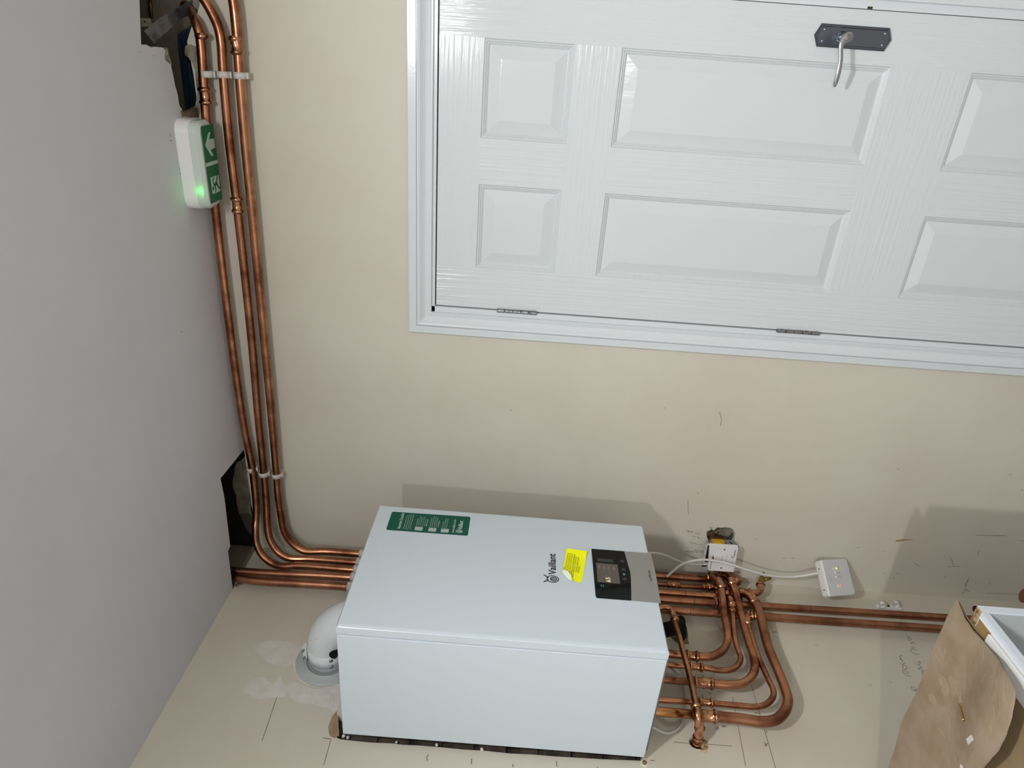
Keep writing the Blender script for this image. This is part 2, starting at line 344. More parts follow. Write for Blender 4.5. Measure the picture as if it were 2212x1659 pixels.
# pencil marks and scuffs
pl = dict(wd=.0011, ax='x', c=0, nrm=(1, 0, 0), M=pencil, parent=wl)
strokes('pencil_line', [[(1582.5,1506.5),(1610.6,1655)], [(1613,1446.8),(1677,1665)], [(1455,1603),(1488,1606.5)], [(1528,1608),(1581,1612)], [(714.7,1599),(708,1622),(699,1653)], [(598,1506),(580,1560),(566,1601)], [(1546,1345),(1560,1362)]], **pl)
strokes('pencil_tick', [[(925,1630),(922,1638),(924,1644)], [(1019,1639),(1018,1651)], [(1107,1651),(1109,1658)], [(1202,1645),(1203,1656)], [(1404,1642.5),(1414,1643)], [(1290,1656),(1291,1659)], [(1517,1500),(1519,1512)], [(1530,1497),(1536,1499)], [(697,1594),(716,1597)], [(1655,1578),(1657,1583)], [(1650,1603),(1656,1612)], [(1652,1612),(1658,1606)],
        [(1545,1572),(1551,1578)], [(1548,1570),(1553,1575)], [(1560,1569),(1567,1570)], [(1517,1459),(1520,1462)], [(1760,1393),(1765,1394)], [(1667,1365),(1680,1366)], [(1630,1540),(1640,1542)]], **dict(pl, wd=.0016))
def cz(pts, k, ox, oy): return [(ox + x/k, oy + y/k) for x, y in pts]
K = (9.213, 1860, 1340)
strokes('pencil_writing', [cz(p, *K) for p in (
    [(880,1105),(998,1112)], [(878,1085),(840,1050),(832,1000),(850,990),(880,1030),(905,1058),(945,1058),(930,1035),(908,1005)],
    [(860,900),(835,905),(828,945),(865,982),(905,960),(895,905),(860,898)], [(872,868),(855,858),(838,885),(805,880),(792,850)],
    [(815,818),(835,812),(800,790),(768,768),(785,770),(805,782),(770,735),(768,718),(800,712),(826,703)],
    [(1045,668),(1160,672)], [(1048,668),(1005,640),(986,600),(1010,575),(1055,575),(1090,590),(1118,610)],
    [(1080,550),(1055,545),(1035,555),(1010,530),(1010,510)], [(985,470),(1005,450),(1035,445),(1010,432),(1060,460),(1100,468)],
    [(955,402),(930,385),(930,355),(960,345),(990,365),(995,390),(975,400),(945,380)], [(985,352),(965,335),(925,330),(906,308)],
    [(1262,1102),(1225,1080),(1215,1055),(1250,1062),(1245,1040),(1205,1025),(1250,1000),(1210,985),(1180,965),(1150,975),(1128,960),(1210,940),(1165,905),(1150,880)],
    [(1185,862),(1120,880),(1068,868)], [(1112,815),(1130,835),(1160,820),(1185,825),(1165,850)],
    [(1003,1325),(1000,1360),(1035,1390),(1090,1395),(1105,1385),(1060,1335),(1003,1322)], [(1040,1405),(1060,1390),(1128,1435)], [(1070,1480),(1100,1492)],
    [(545,1205),(610,1250)], [(160,1270),(205,1305)], [(878,1447),(890,1455)])], **dict(pl, wd=.0011))
KB = (11.85, 1480, 1120)
pb = dict(wd=.0011, ax='y', c=0, nrm=(0, -1, 0), M=pencil, parent=wb)
strokes('pencil_writing', [cz(p, *KB) for p in (
    [(5,290),(30,292)], [(50,300),(75,310),(60,335),(90,350),(85,320),(110,330)], [(130,310),(150,345),(190,355),(195,330),(170,320)], [(250,370),(280,380),(300,370),(320,385)], [(340,355),(370,365),(350,400),(320,405)],
    [(175,455),(200,460),(215,445),(240,465),(270,460),(290,475)], [(330,450),(350,480),(320,490),(365,500),(340,520)],
    [(110,590),(120,610),(150,600),(170,630),(200,625)], [(215,650),(230,625),(270,650),(300,650),(345,665)], [(385,650),(400,665),(430,655)],
    [(135,738),(170,745),(200,745)], [(235,790),(270,800),(285,820),(320,825)], [(300,755),(325,755)], [(270,870),(300,880),(310,860),(350,855)], [(415,880),(440,875)])], **pb)
strokes('scuff', [[(1935,1237),(1945,1241)], [(1974,1216),(1985,1222)], [(2112,1198),(2114,1190),(2117,1189)], [(2052,1202),(2058,1216),(2060,1222)], [(2046,1224),(2074,1223)], [(2093,1247),(2087,1262),(2084,1278),(2076,1282)], [(2092,1254),(2085,1264)], [(2093,1278),(2085,1272)], [(2108,1156),(2175,1157)], [(2150,1157),(2165,1157)], [(1850,1183),(1858,1182)], [(1905,1191),(1912,1190)], [(1930,1246),(1932,1250)], [(2040,1245),(2043,1249)], [(1904,1282),(1908,1286)], [(1554,890),(1558,905),(1556,920)], [(1505,1062),(1510,1068)], [(1486,1080),(1487,1110)], [(1630,1165),(1634,1163)], [(2136,1259),(2140,1262)], [(2205,1167),(2212,1168)], [(1937,1012),(1942,1015)], [(2178,1027),(2186,1023)], [(1434,880),(1437,882)], [(2206,1057),(2209,1060)], [(1909,1237),(1911,1239)], [(1100,884),(1106,887)], [(393,715),(396,717)]][:-1], **dict(pb, wd=.0014, M=mat('dark_scuff', '7a6d5c', .8)))
strokes('scuff', [[(1688,1206),(1700,1205)], [(1709,1205),(1716,1206)], [(1684,1213),(1688,1212)], [(2020,1293),(2048,1295)], [(2130,1281),(2200,1284)]], **dict(pb, wd=.0012, M=scuff))
slab('torn_paint_mark', W3([(1933,1169),(1937,1166),(1952,1165),(1975,1165),(1952,1168),(1938,1170)], 'y', 0), (0, -.0005, 0), mat('bare_plaster', '9c7f5c', .9), wb)
slab('torn_paint_mark', W3([(2212,1270),(2204,1277),(2200,1284),(2206,1292),(2199,1291),(2206,1304),(2213,1312)], 'y', 0), (0, -.0006, 0), mat('bare_brown_plaster', '8a5a42', .9), wb)
# socket hole lining
box('masonry_face', (.16, .022, 1.02), (.27, .03, 1.15), block, wb)
slab('stained_masonry', W3([(1531,1152),(1541,1150),(1542,1158),(1556,1159),(1572,1162),(1570,1172),(1530,1170)], 'y', .020), (0, .002, 0), rust, wb)
slab('stained_masonry', W3([(1532,1147),(1553,1138),(1556,1142),(1545,1148),(1540,1156),(1531,1158)], 'y', .019), (0, .002, 0), mat('umber_masonry', '57452c', .95), wb)
slab('green_clout', W3([(1576,1158),(1582,1152),(1586,1156),(1584,1166),(1580,1172),(1576,1165)], 'y', .015), (0, .002, 0), mat('green_paint_splash', '1d4a2c', .7), wb)
obj('drill_hole', lathe(bmesh.new(), at(1551, 1150, 'y', .0215), (0, -1, 0), [(0, .003), (.0006, .003)], 14), dark, wb)
slab('broken_plaster', W3([(1538,1136),(1546,1140),(1545,1136),(1552,1138),(1541,1146),(1537,1142)], 'y', .010), (0, .003, 0), plast, wb)

# ------------------------------------------------------------------ door, lining, architrave
def arch(name, prof, kind):
    """mitred moulding; prof = list of (distance inward from outer edge, proud height)"""
    ox, oz, orr = .798, 2.0626, 1.7065
    def P(side, d, h, end):
        if side == 'left':
            return Vector((ox + d, -h, 0)) if end == 0 else Vector((ox + d, -h, oz - d))
        if side == 'head':
            return Vector((ox + d, -h, oz - d)) if end == 0 else Vector((orr - d, -h, oz - d))
        return Vector((orr - d, -h, oz - d)) if end == 0 else Vector((orr - d, -h, 0))
    bm = bmesh.new(); A = [bm.verts.new(P(kind, d, h, 0)) for d, h in prof]; B = [bm.verts.new(P(kind, d, h, 1)) for d, h in prof]
    n = len(A)
    for i in range(n): bm.faces.new((A[i], A[(i+1) % n], B[(i+1) % n], B[i]))
    bm.faces.new(A); bm.faces.new(B[::-1]); bmesh.ops.recalc_face_normals(bm, faces=bm.faces[:])
    return obj(name, bm, gloss, kind='structure')
AP = [(0, 0), (0, .0145), (.0015, .0158), (.0205, .0165), (.0215, .013), (.0225, .013), (.0235, .0178), (.026, .0185), (.030, .0175), (.036, .013), (.042, .0095), (.047, .0085), (.052, .0095), (.056, .0105), (.0585, .0105), (.0600, .008), (.0605, 0)]
arch('trim_7', AP, 'left'); arch('trim_8', AP, 'head'); arch('trim_9', AP, 'right')
# lining (jambs + head) showing as a narrow reveal
LI = .0052
box('trim_10', (DX0-.012, -.0035, 0), (.8728, .10, DZ+.012), gloss, kind='structure')
box('trim_11', (DX0-.012, -.0035, 1.9945), (DX1+.012, .10, DZ+.012), gloss, kind='structure')
box('trim_12', (1.6287, -.0035, 0), (DX1+.012, .10, DZ+.012), gloss, kind='structure')
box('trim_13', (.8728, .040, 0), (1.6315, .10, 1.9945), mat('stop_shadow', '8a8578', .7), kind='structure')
door = bpy.data.objects.new('door_1', None); link(door, None, kind='structure')
dl, dr, dtop, dbot = .8762, 1.6275, 1.9914, .004
PX = (.986, 1.1978, 1.3056, 1.5201); PZ = ((1.8891, 1.6832), (1.5758, .9659), (.7852, .20))
def dbox(name, x0, z0, x1, z1, M):
    bm = bmesh.new(); bx(bm, (x0, 0, z0), (x1, .035, z1)); return obj(name, bm, M, door)
dbox('stile', dl, dbot, PX[0], dtop, glossv); dbox('stile', PX[3], dbot, dr, dtop, glossv)
zz = [dtop, PZ[0][0], PZ[0][1], PZ[1][0], PZ[1][1], PZ[2][0], PZ[2][1], dbot]
for a, b in ((0, 1), (2, 3), (4, 5), (6, 7)): dbox('rail', PX[0], zz[b], PX[3], zz[a], glossh)
for a, b in PZ: dbox('centre_stile', PX[1], b, PX[2], a, glossv)
prof = [(0, 0), (.002, .003), (.0035, .0038), (.0045, .0034), (.0055, .0040), (.0075, .0068), (.0085, .0064), (.0095, .0070), (.0125, .0098), (.0138, .0102), (.040, .0030), (.0415, .0028)]
for (xa, xb) in ((PX[0], PX[1]), (PX[2], PX[3])):
    for (zt, zb_) in PZ:
        bm = bmesh.new(); rings = []
        for d, y in prof:
            rings.append([bm.verts.new((x, y, z)) for x, z in ((xa+d, zb_+d), (xb-d, zb_+d), (xb-d, zt-d), (xa+d, zt-d))])
        for a, b in zip(rings, rings[1:]):
            for k in range(4): bm.faces.new((a[k], a[(k+1) % 4], b[(k+1) % 4], b[k]))
        bm.faces.new(rings[-1]); bmesh.ops.recalc_face_normals(bm, faces=bm.faces[:])
        f = bm.faces[:]
        for q in f:
            if q.normal.y > 0: q.normal_flip()
        obj('door_panel', bm, glossp, door)
# hinges
for z0, z1 in ((1.828, 1.720), (1.078, .963)):
    h = None; L = (z0 - z1) / 5
    bm = bmesh.new(); bx(bm, (.8735, -.0012, z1+.002), (.8755, .02, z0-.002)); h = obj('hinge', bm, steel, door)
    for k in range(5):
        bm = bmesh.new(); lathe(bm, (.8745, -.0062, z1 + k*L + .0006), (0, 0, 1), [(0, .0045), (.0008, .0054), (L-.002, .0054), (L-.0012, .0045)], 16)
        obj('hinge_knuckle', bm, steel, h, False)
# lock side latch glimpse
box('latch_plate', (1.6289, -.0042, 1.045), (1.6335, -.002, 1.056), mat('dark_brass', '4a4426', .4, .8), door)
# lever handle
hp = W3([(1755,77),(1771.6,49),(1925,60.3),(1926,84.4),(1908.7,112.2),(1758,101)], 'y', -.006)
xs = [p.x for p in hp]
hx0, hx1, hz_0, hz_1 = 1.5495, 1.5955, .9895, 1.1515
hc = (hx0+hx1)/2
def plate_outline(i):
    return [(hx0+i, hz_0+.006+i*.6), (hc, hz_0-.004+i), (hx1-i, hz_0+.006+i*.6), (hx1-i, hz_1-.006-i*.6), (hc, hz_1+.005-i), (hx0+i, hz_1-.006-i*.6)]
bm = bmesh.new(); rings = []
for i, y in ((0, 0), (0, -.004), (.0025, -.0065), (.0045, -.0065), (.006, -.0050)):
    rings.append([bm.verts.new((x, y, z)) for x, z in plate_outline(i)])
for a, b in zip(rings, rings[1:]):
    for k in range(6): bm.faces.new((a[k], a[(k+1) % 6], b[(k+1) % 6], b[k]))
bm.faces.new(rings[-1]); bmesh.ops.recalc_face_normals(bm, faces=bm.faces[:])
hplate = obj('handle_plate', bm, plate_refl, door)
for x in (hx0+.0115, hx1-.0115):
    for z in (hz_0+.014, hz_1-.014):
        obj('screw', lathe(bmesh.new(), (x, -.0045, z), (0, -1, 0), [(0, .0028), (.0014, .0026), (.002, .0012)], 14), chrome, hplate, True)
bm = bmesh.new(); hub = Vector((1.571, -.005, 1.097))
lathe(bm, hub, (0, -1, 0), [(0, .0125), (.002, .0125), (.004, .0095), (.008, .0085), (.012, .0095), (.016, .0085), (.030, .0088), (.044, .0095), (.047, .008)], 28)
P = [at(u, v, 'y', y) for u, v, y in ((1839,77,-.050),(1836,79,-.050),(1829,81,-.051),(1822,86,-.052),(1818,97,-.054),(1816.5,110,-.055),(1816.5,125,-.056),(1814.5,142,-.056),(1811,158,-.056),(1806.5,175,-.055),(1803.5,185,-.054),(1803,188,-.054))]
RK = [.002, .006, .0092, .0078, .0060, .0050, .0048, .0052, .0058, .0056, .0040, .0012]
CP_ = cr(P, 6); RD_ = []
for i in range(len(CP_)):
    k = i/6; a = int(min(k, len(RK)-1)); b = min(a+1, len(RK)-1); RD_.append(RK[a] + (RK[b]-RK[a])*(k-a))
sweep(bm, CP_, RD_, 20, flat=.55, up=(0, 0, 1))
obj('door_lever', bm, chrome, door, True)
# ------------------------------------------------------------------ emergency exit light on the ceiling
ex = thing('exit_light', 'white emergency exit light with green running figure sign, glowing green, by the ceiling pipes', 'light', loc=(1.213, -.087, ZC))
lx0, lx1, ly0, ly1 = 1.112, 1.314, -.129, -.045
def rr(x0, y0, x1, y1, z, r, n=5):
    out = []
    for cx, cy, a0 in ((x1-r, y1-r, 0), (x0+r, y1-r, 90), (x0+r, y0+r, 180), (x1-r, y0+r, 270)):
        for k in range(n+1):
            a = math.radians(a0 + 90*k/n); out.append(Vector((cx + r*math.cos(a), cy + r*math.sin(a), z)))
    return out
def loft(loops, M, name, parent, smooth=False, cap=(True, True), **kw):
    bm = bmesh.new(); R_ = [[bm.verts.new(p) for p in lp] for lp in loops]; n = len(R_[0])
    for a, b in zip(R_, R_[1:]):
        for k in range(n): bm.faces.new((a[k], a[(k+1) % n], b[(k+1) % n], b[k]))
    if cap[0]: bm.faces.new(R_[0][::-1])
    if cap[1]: bm.faces.new(R_[-1])
    bmesh.ops.recalc_face_normals(bm, faces=bm.faces[:]); return obj(name, bm, M, parent, smooth, **kw)
def L2(pts): return [Vector(p) for p in pts]
T = Matrix.Translation(-ex.location)
def tl(lp): return [T @ p for p in lp]
loft([tl(rr(lx0, ly0, lx1, ly1, ZC, .028)), tl(rr(lx0+.001, ly0+.001, lx1-.001, ly1-.001, ZC-.030, .028))], whitepl, 'base', ex)
diff = mat('clear_ribbed_diffuser', 'c3cdc7', .12, spec=.5, bump=.5, bscale=1, bmap=(20, 300, 300), bdist=.001, coat=.5)
loft([tl(rr(lx0+.002, ly0+.002, lx1-.002, ly1-.002, ZC-.030, .027)), tl(rr(lx0+.003, ly0+.003, lx1-.003, ly1-.003, ZC-.046, .026)), tl(rr(lx0+.010, ly0+.010, lx1-.010, ly1-.010, ZC-.053, .020))], diff, 'diffuser', ex)
sz = ZC-.0535
def exb(name, pts, M, dz=0, par=ex):
    return slab(name, [T @ Vector((x, y, sz - dz)) for x, y in pts], (0, 0, -.0004), M, par)
gsign = mat('green_sign', '0c6b43', .4); wsign = mat('sign_white', 'b8cdbc', .5)
exb('sign_sheet', [(1.300, -.113), (1.300, -.050), (1.128, -.050), (1.128, -.113)], gsign)
exb('sign_divider', [(1.220, -.1125), (1.220, -.0505), (1.212, -.0505), (1.212, -.1125)], wsign, .0005)
ax0 = 1.258
sheet_with_holes('arrow', [[T @ Vector((x, y, sz-.0010)) for x, y in [(ax0, -.104), (ax0+.026, -.080), (ax0+.026, -.070), (ax0+.012, -.080), (ax0+.010, -.055), (ax0-.010, -.055), (ax0-.012, -.080), (ax0-.026, -.070), (ax0-.026, -.080)]]], (0, 0, .0004), wsign, ex)
exb('doorway_symbol', [(1.186, -.099), (1.186, -.056), (1.148, -.056), (1.148, -.099)], wsign, .0005)
def fig(pts, wd):
    P = [T @ Vector((x, y, sz-.0012)) for x, y in pts]
    ribbon('running_figure', P, wd, (0, 0, -1), gsign, ex, .0003)
fig([(1.165, -.086), (1.170, -.072)], .008); fig([(1.165, -.086), (1.178, -.090), (1.184, -.082)], .0035); fig([(1.164, -.084), (1.154, -.080), (1.151, -.086)], .0035)
fig([(1.170, -.073), (1.182, -.066), (1.196, -.062)], .0045); fig([(1.169, -.073), (1.158, -.064), (1.153, -.054)], .0045)
exb('figure_head', [(1.160 + .0045*math.cos(a/8*math.pi*2), -.093 + .0045*math.sin(a/8*math.pi*2)) for a in range(8)], gsign, .0007)
ledp = Vector((1.158, -.117, ZC-.041))
bm = bmesh.new(); bmesh.ops.create_icosphere(bm, subdivisions=2, radius=.0036); bmesh.ops.translate(bm, verts=bm.verts[:], vec=T @ (ledp + Vector((0, -.0105, 0))))
obj('green_led', bm, mat('led_green', '2dff3a', .4, emit=20), ex, True, label='lit green indicator lamp')
ll = bpy.data.lights.new('indicator_glow', 'POINT'); ll.energy = .006; ll.color = (.05, 1, .1); ll.shadow_soft_size = .004
lo = bpy.data.objects.new('indicator_glow', ll); lo.location = (1.160, -.1345, ZC-.043); COL.objects.link(lo)
for dx in (-.07, .09): pass

# ------------------------------------------------------------------ copper pipes
def PL(lst):   # (u, v, axis, c) -> world
    return [at(*p) for p in lst]
V = .030
def yy(u, v): return at(u, v, 'x', V).y
def vert(u, v): return at(u, v, 'x', V)
pr = .0110
# pipe nearest the ceiling
p1 = thing('copper_pipe', 'copper pipe nearest the ceiling, passing behind the green exit light', 'pipe')
def bend_pts(lst, y0, y1):
    n = len(lst); out = []
    for i, (u, v) in enumerate(lst):
        t = (i+1)/(n+1); t = t*t*(3-2*t); out.append(at(u, v, 'y', y0 + (y1-y0)*t))
    return out
A = PL([(398,10,'y',.025),(412,26,'y',.012),(424,50,'y',-.025),(431,72,'y',-.03),(434,90,'y',-.03)])
B = [Vector((1.40, -.03, 2.530)), Vector((1.3, -.03, 2.537)), Vector((1.099, -.03, 2.543)), Vector((.651, -.03, 2.547)), Vector((.45, -.03, 2.543))]
Bd = bend_pts([(544.7,1008.5),(550.7,1056.7),(553.5,1093),(553,1122),(551.8,1141),(554,1172.5),(566.4,1199),(588,1217),(610,1223.5)], -.03, yy(665,1226.7))
vx = lambda y, z: Vector((V, y, z))
yv1 = (yy(752,1230.4) + yy(1423,1278.6))/2
tube('pipe', A + B + Bd + [vx(yv1, 2.40), vx(yv1, 2.2), vx(yv1, 1.4), vx(yv1, 1.02)], pr, copper, p1, 6)
coupling(at(435,72,'y',-.03), at(437,84,'y',-.03), pr, p1); coupling(at(441,188,'y',-.03), at(446,226,'y',-.03), pr, p1)
# second
p2 = thing('copper_pipe', 'middle one of the three copper pipes running under the ceiling', 'pipe')
A = PL([(428,-20,'y',-.03),(447,8,'y',-.03),(460,32,'y',-.03),(472,60,'y',-.03),(478,90,'y',-.03),(482,150,'y',-.03)])
B = PL([(495,300,'y',-.03),(513,450,'y',-.03),(532,620,'y',-.03),(546,760,'y',-.03),(558,900,'y',-.03),(567.6,996.5,'y',-.03)])
Bd = bend_pts([(572.4,1044.7),(575.3,1085),(577.5,1130),(583.5,1165),(600,1191.8),(621.8,1205)], -.03, yy(641,1210))
yv2 = (yy(756,1214.7) + yy(1421,1261))/2
tube('pipe', A + B + Bd + [vx(yv2, 2.37), vx(yv2, 2.2), vx(yv2, 1.30)], pr, copper, p2, 6)
tube('pipe', [vx(yv2, 1.30), vx(yv2, 1.08)], .0078, copper, p2, 0, label='narrow copper pipe below reducing coupling')
coupling(at(511,425,'y',-.03), at(514.5,460,'y',-.03), pr, p2)
coupling(vert(1441, 1262), vert(1469, 1264), .0082, p2, mid=True)
# third
p3 = thing('copper_pipe', 'lowest of three copper pipes under the ceiling, nearest the room corner lower down', 'pipe')
A = PL([(497,-30,'y',-.03),(504,0,'y',-.03),(511,60,'y',-.03),(518,160,'y',-.03),(532,330,'y',-.03),(544,450,'y',-.03),(566,680,'y',-.03),(587,900,'y',-.03),(596.5,1008.5,'y',-.03)])
Bd = bend_pts([(601,1068.8),(608,1117),(615.8,1150.8),(636,1177),(658,1190)], -.03, yy(690,1195.5))
yv3 = (yy(765,1197.8) + yy(1416,1240.6))/2
tube('pipe', A + Bd + [vx(yv3, 2.33), vx(yv3, 2.2), vx(yv3, 1.4), vx(yv3, 1.10)], .0116, copper, p3, 6)
coupling(at(507.5,78,'y',-.03), at(514,118,'y',-.03), .0116, p3)
p4 = thing('copper_pipe', 'straight copper pipe from the ceiling hole down the left wall, nearer the corner', 'pipe')
yv4 = (yy(743,1245) + yy(1428,1298.4) + yy(1700,1313))/3
tube('pipe', [vx(yy(520,1233), 2.70), vx(yy(569,1237.6), 2.5), vx(yv4-.002, 2.30), vx(yv4, 2.0), vx(yv4, 1.3), vx(yv4+.005, .88), vx(yv4+.012, .40), vx(yv4+.016, 0.02)], .0116, copd, p4, 6)
coupling(vert(1543, 1301.5), vert(1560, 1303), .013, p4)
p5 = thing('copper_pipe', 'copper pipe bending out of the ceiling hole, outermost of five on the left wall', 'pipe')
yv5 = (yy(737,1266.5) + yy(1432,1316.5))/2
tube('pipe', PL([(470,1215,'x',.012),(492,1228,'x',.016),(501,1237,'x',.024),(513,1246,'x',V),(532.6,1252,'x',V),(570,1256,'x',V)]) + [vx(yv5, 2.30), vx(yv5, 2.0), vx(yv5, 1.3), vx(yv5+.001, .9), vx(yv5+.004, .44), vx(yv5+.006, .02)], .0118, copd, p5, 6)
# pipe glimpsed above the ceiling
pz = thing('copper_pipe', 'short copper pipe with a coupling seen up inside the left ceiling hole', 'pipe')
tube('pipe', PL([(484,985,'z',2.70),(489,1040,'z',2.70),(496,1110,'z',2.70)]), .012, copd, pz, 0)
coupling(at(491.5,1082,'z',2.70), at(495,1112,'z',2.70), .0125, pz)
for i, (u, u2) in enumerate((((323,10),(327,38)), ((354,14),(358,36)))):
    g = tube('copper_pipe', PL([(u[0], -6, 'z', 2.66), (u2[0]-2, 14, 'z', 2.655), (u2[0], u2[1], 'z', 2.66)]), .004, copd, None, 6)
    tag(g, ['thin copper tube end inside the dark ceiling hole, nearer its left edge', 'thin copper tube end inside the dark ceiling hole, nearer the foil strip'][i], 'pipe')

st = thing('pipe_stub', 'short dark copper pipe end beside the chipboard corner of the cabinet', 'pipe')
tube('pipe', [at(2106,1316,'x',.03), at(2106,1316,'x',.03) - Vector((0, 0, .17))], .0095, mat('tarnished_copper', '5e3524', .5, 1), st, 0)
obj('end_cap', lathe(bmesh.new(), at(2106,1316,'x',.03), (0, 0, 1), [(-.012, .0105), (.001, .0105), (.003, .007)], 18), MATS['tarnished_copper'], st, True)
# boiler connection pipes -------------------------------------------------
BX = .055
def bp(*l, x=BX): return [at(u, v, 'x', x) for u, v in l]
b1 = thing('copper_pipe', 'copper pipe first under the boiler, shortest loop, ending below the white socket', 'pipe')
tube('pipe', bp((1400,1406),(1445,1412.4),(1480,1416),(1530,1419),(1548,1414),(1562,1404),(1570,1389),(1571.5,1371),(1569,1352),(1564.5,1330),(1562,1308),(1560,1285),(1558,1268)), .0112, copper, b1, 6)
coupling(*bp((1481,1416),(1509,1419)), .0112, b1)
elbow(at(1557.5,1266,'x',BX), at(1551,1246,'x',BX), at(1540,1246,'x',.045), .0118, b1)
b2 = thing('copper_pipe', 'thin copper pipe second under the boiler, looping up between the two thicker ones', 'pipe')
tube('pipe', bp((1400,1430),(1441.5,1436),(1519,1442),(1555,1448),(1578,1447),(1594,1437),(1599.7,1421),(1595,1406),(1589.8,1390),(1586.5,1371),(1584,1345),(1581.8,1317.4),(1580,1302)), .0078, copper, b2, 6)
coupling(*bp((1488,1439.5),(1519,1442)), .0082, b2)
elbow(at(1580,1301,'x',BX), at(1576,1288,'x',BX), at(1570,1290,'x',.035), .0082, b2)
coupling(*bp((1582.3,1322),(1580.6,1308)), .0080, b2)
b3 = thing('copper_pipe', 'copper pipe third under the boiler, with a double reducing coupling and broad curve', 'pipe')
tube('pipe', bp((1390,1462),(1432.4,1468.5),(1502,1474)), .0088, copper, b3, 0)
tube('pipe', bp((1500,1474),(1540,1477),(1579,1480),(1606,1475.7),(1624,1461),(1630.8,1441),(1628,1419.7),(1617,1387),(1608,1355),(1597,1312),(1588,1278),(1582,1262)), .0114, copper, b3, 6)
coupling(*bp((1498,1473.5),(1541,1477.5)), .0114, b3, mid=True)
elbow(at(1580.5,1258,'x',BX), at(1574,1243,'x',BX), at(1561,1243,'x',.045), .0118, b3)
b4 = thing('copper_pipe', 'thin copper pipe fourth under the boiler, looping down low before rising to the corner', 'pipe')
tube('pipe', bp((1380,1507),(1425,1512),(1517.4,1517.5),(1597,1524.6),(1633,1527),(1655,1521.5),(1670,1505),(1670,1489),(1662,1472),(1642,1428),(1629.5,1394),(1620,1362),(1615,1345),(1612,1335)), .0078, copper, b4, 6)
coupling(*bp((1508,1517),(1541,1519.5)), .0082, b4)
elbow(at(1614,1342,'x',BX), at(1610,1328,'x',BX), at(1622,1328,'x',.04), .0082, b4)
b5 = thing('copper_pipe', 'thickest copper pipe under the boiler, outermost and lowest loop, with a big end coupling', 'pipe')
tube('pipe', bp((1370,1532),(1420,1537),(1500,1544)), .0112, mat('orange_copper', 'cd9262', .2, 1, col2='9c6640', nscale=12), b5, 0)
tube('pipe', bp((1498,1544),(1548,1548),(1597,1552.6),(1645,1559),(1674,1555.5),(1694,1538),(1702,1515),(1697,1492),(1678,1443),(1660,1399),(1649,1358),(1642,1330),(1634,1308),(1629,1298)), .0132, copd, b5, 6)
coupling(*bp((1506,1544.5),(1549,1548.5)), .0132, b5)
elbow(at(1627.5,1297,'x',BX), at(1618,1280,'x',BX), at(1602,1280,'x',.045), .0128, b5)
# tees where the loops meet the pipes in the corner
tee1 = thing('pipe_tee', 'copper tee joint below the white socket, joining the two upper loops to the corner pipe', 'pipe fitting')
coupling(vert(1541, 1243.2), vert(1582, 1247), .0118, tee1, 'tee_body', mid=True)
elbow(vert(1578, 1246.5), at(1588, 1247, 'x', .035), at(1590, 1253, 'x', .045), .0118, tee1)
tee2 = thing('pipe_tee', 'copper tee joint in the corner feeding the thick outer loop, beside the brass drain valve', 'pipe fitting')
tube('pipe', [vert(1545, 1284), vert(1612, 1282)], .0118, copper, tee2, 0)
coupling(vert(1556, 1283), vert(1584, 1283), .0125, tee2, 'tee_body', mid=True)
coupling(vert(1516, 1267), vert(1537, 1268), .0082, tee2, 'reducer')
elbow(vert(1537, 1268), vert(1552, 1268), vert(1558, 1280), .010, tee2)
tee3 = thing('pipe_tee', 'small copper tee in front of the wall pipes, ending the thin low loop', 'pipe fitting')
coupling(at(1612,1328,'x',.048), at(1634,1331,'x',.048), .0090, tee3, 'tee_body', mid=True)
elbow(at(1630,1331,'x',.048), at(1641,1330,'x',.048), at(1638,1320,'x',.044), .0082, tee3)
tee4 = thing('pipe_tee', 'copper collar tee on the wall pipes at the end of the thin second loop', 'pipe fitting')
coupling(vert(1545, 1300), vert(1590, 1304), .0128, tee4, 'tee_body', mid=True)
# drain valve
dv = thing('drain_valve', 'small brass drain valve on a copper elbow beside the cable from the controller', 'valve')
DXx = .045
tube('pipe', [at(1592,1278,'x',DXx), at(1626,1281,'x',DXx)], .0085, copper, dv, 0)
elbow(at(1626,1281,'x',DXx), at(1643,1283,'x',DXx), at(1643,1268,'x',DXx), .0098, dv)
obj('solder_ring', lathe(bmesh.new(), at(1621,1280.5,'x',DXx), at(1625,1281,'x',DXx)-at(1621,1280.5,'x',DXx), [(0, .0088), (.001, .0105), (.004, .0105), (.005, .0088)], 20), chrome, dv, True)
a_, b_ = at(1643,1262,'x',DXx), at(1649,1236,'x',DXx)
obj('valve_body', lathe(bmesh.new(), a_, b_-a_, [(0, .007), (.003, .0085), (.006, .0098), (.024, .0098), (.026, .008), (.034, .0075), (.036, .005)], 18), brass, dv, True)
a_, b_ = at(1652,1252,'x',DXx), at(1671,1246,'x',DXx)
obj('hose_spout', lathe(bmesh.new(), a_, b_-a_, [(0, .0062)] + [(.004 + i*.004 + j*.002, .0062 - .0006*j) for i in range(5) for j in range(2)] + [(.026, .0035)], 16), brass, dv, True)
a_ = at(1648,1236,'x',DXx)
obj('square_spindle', obox(bmesh.new(), frame(a_, b_-a_), (.006, .006, .012), .0005), brass, dv)
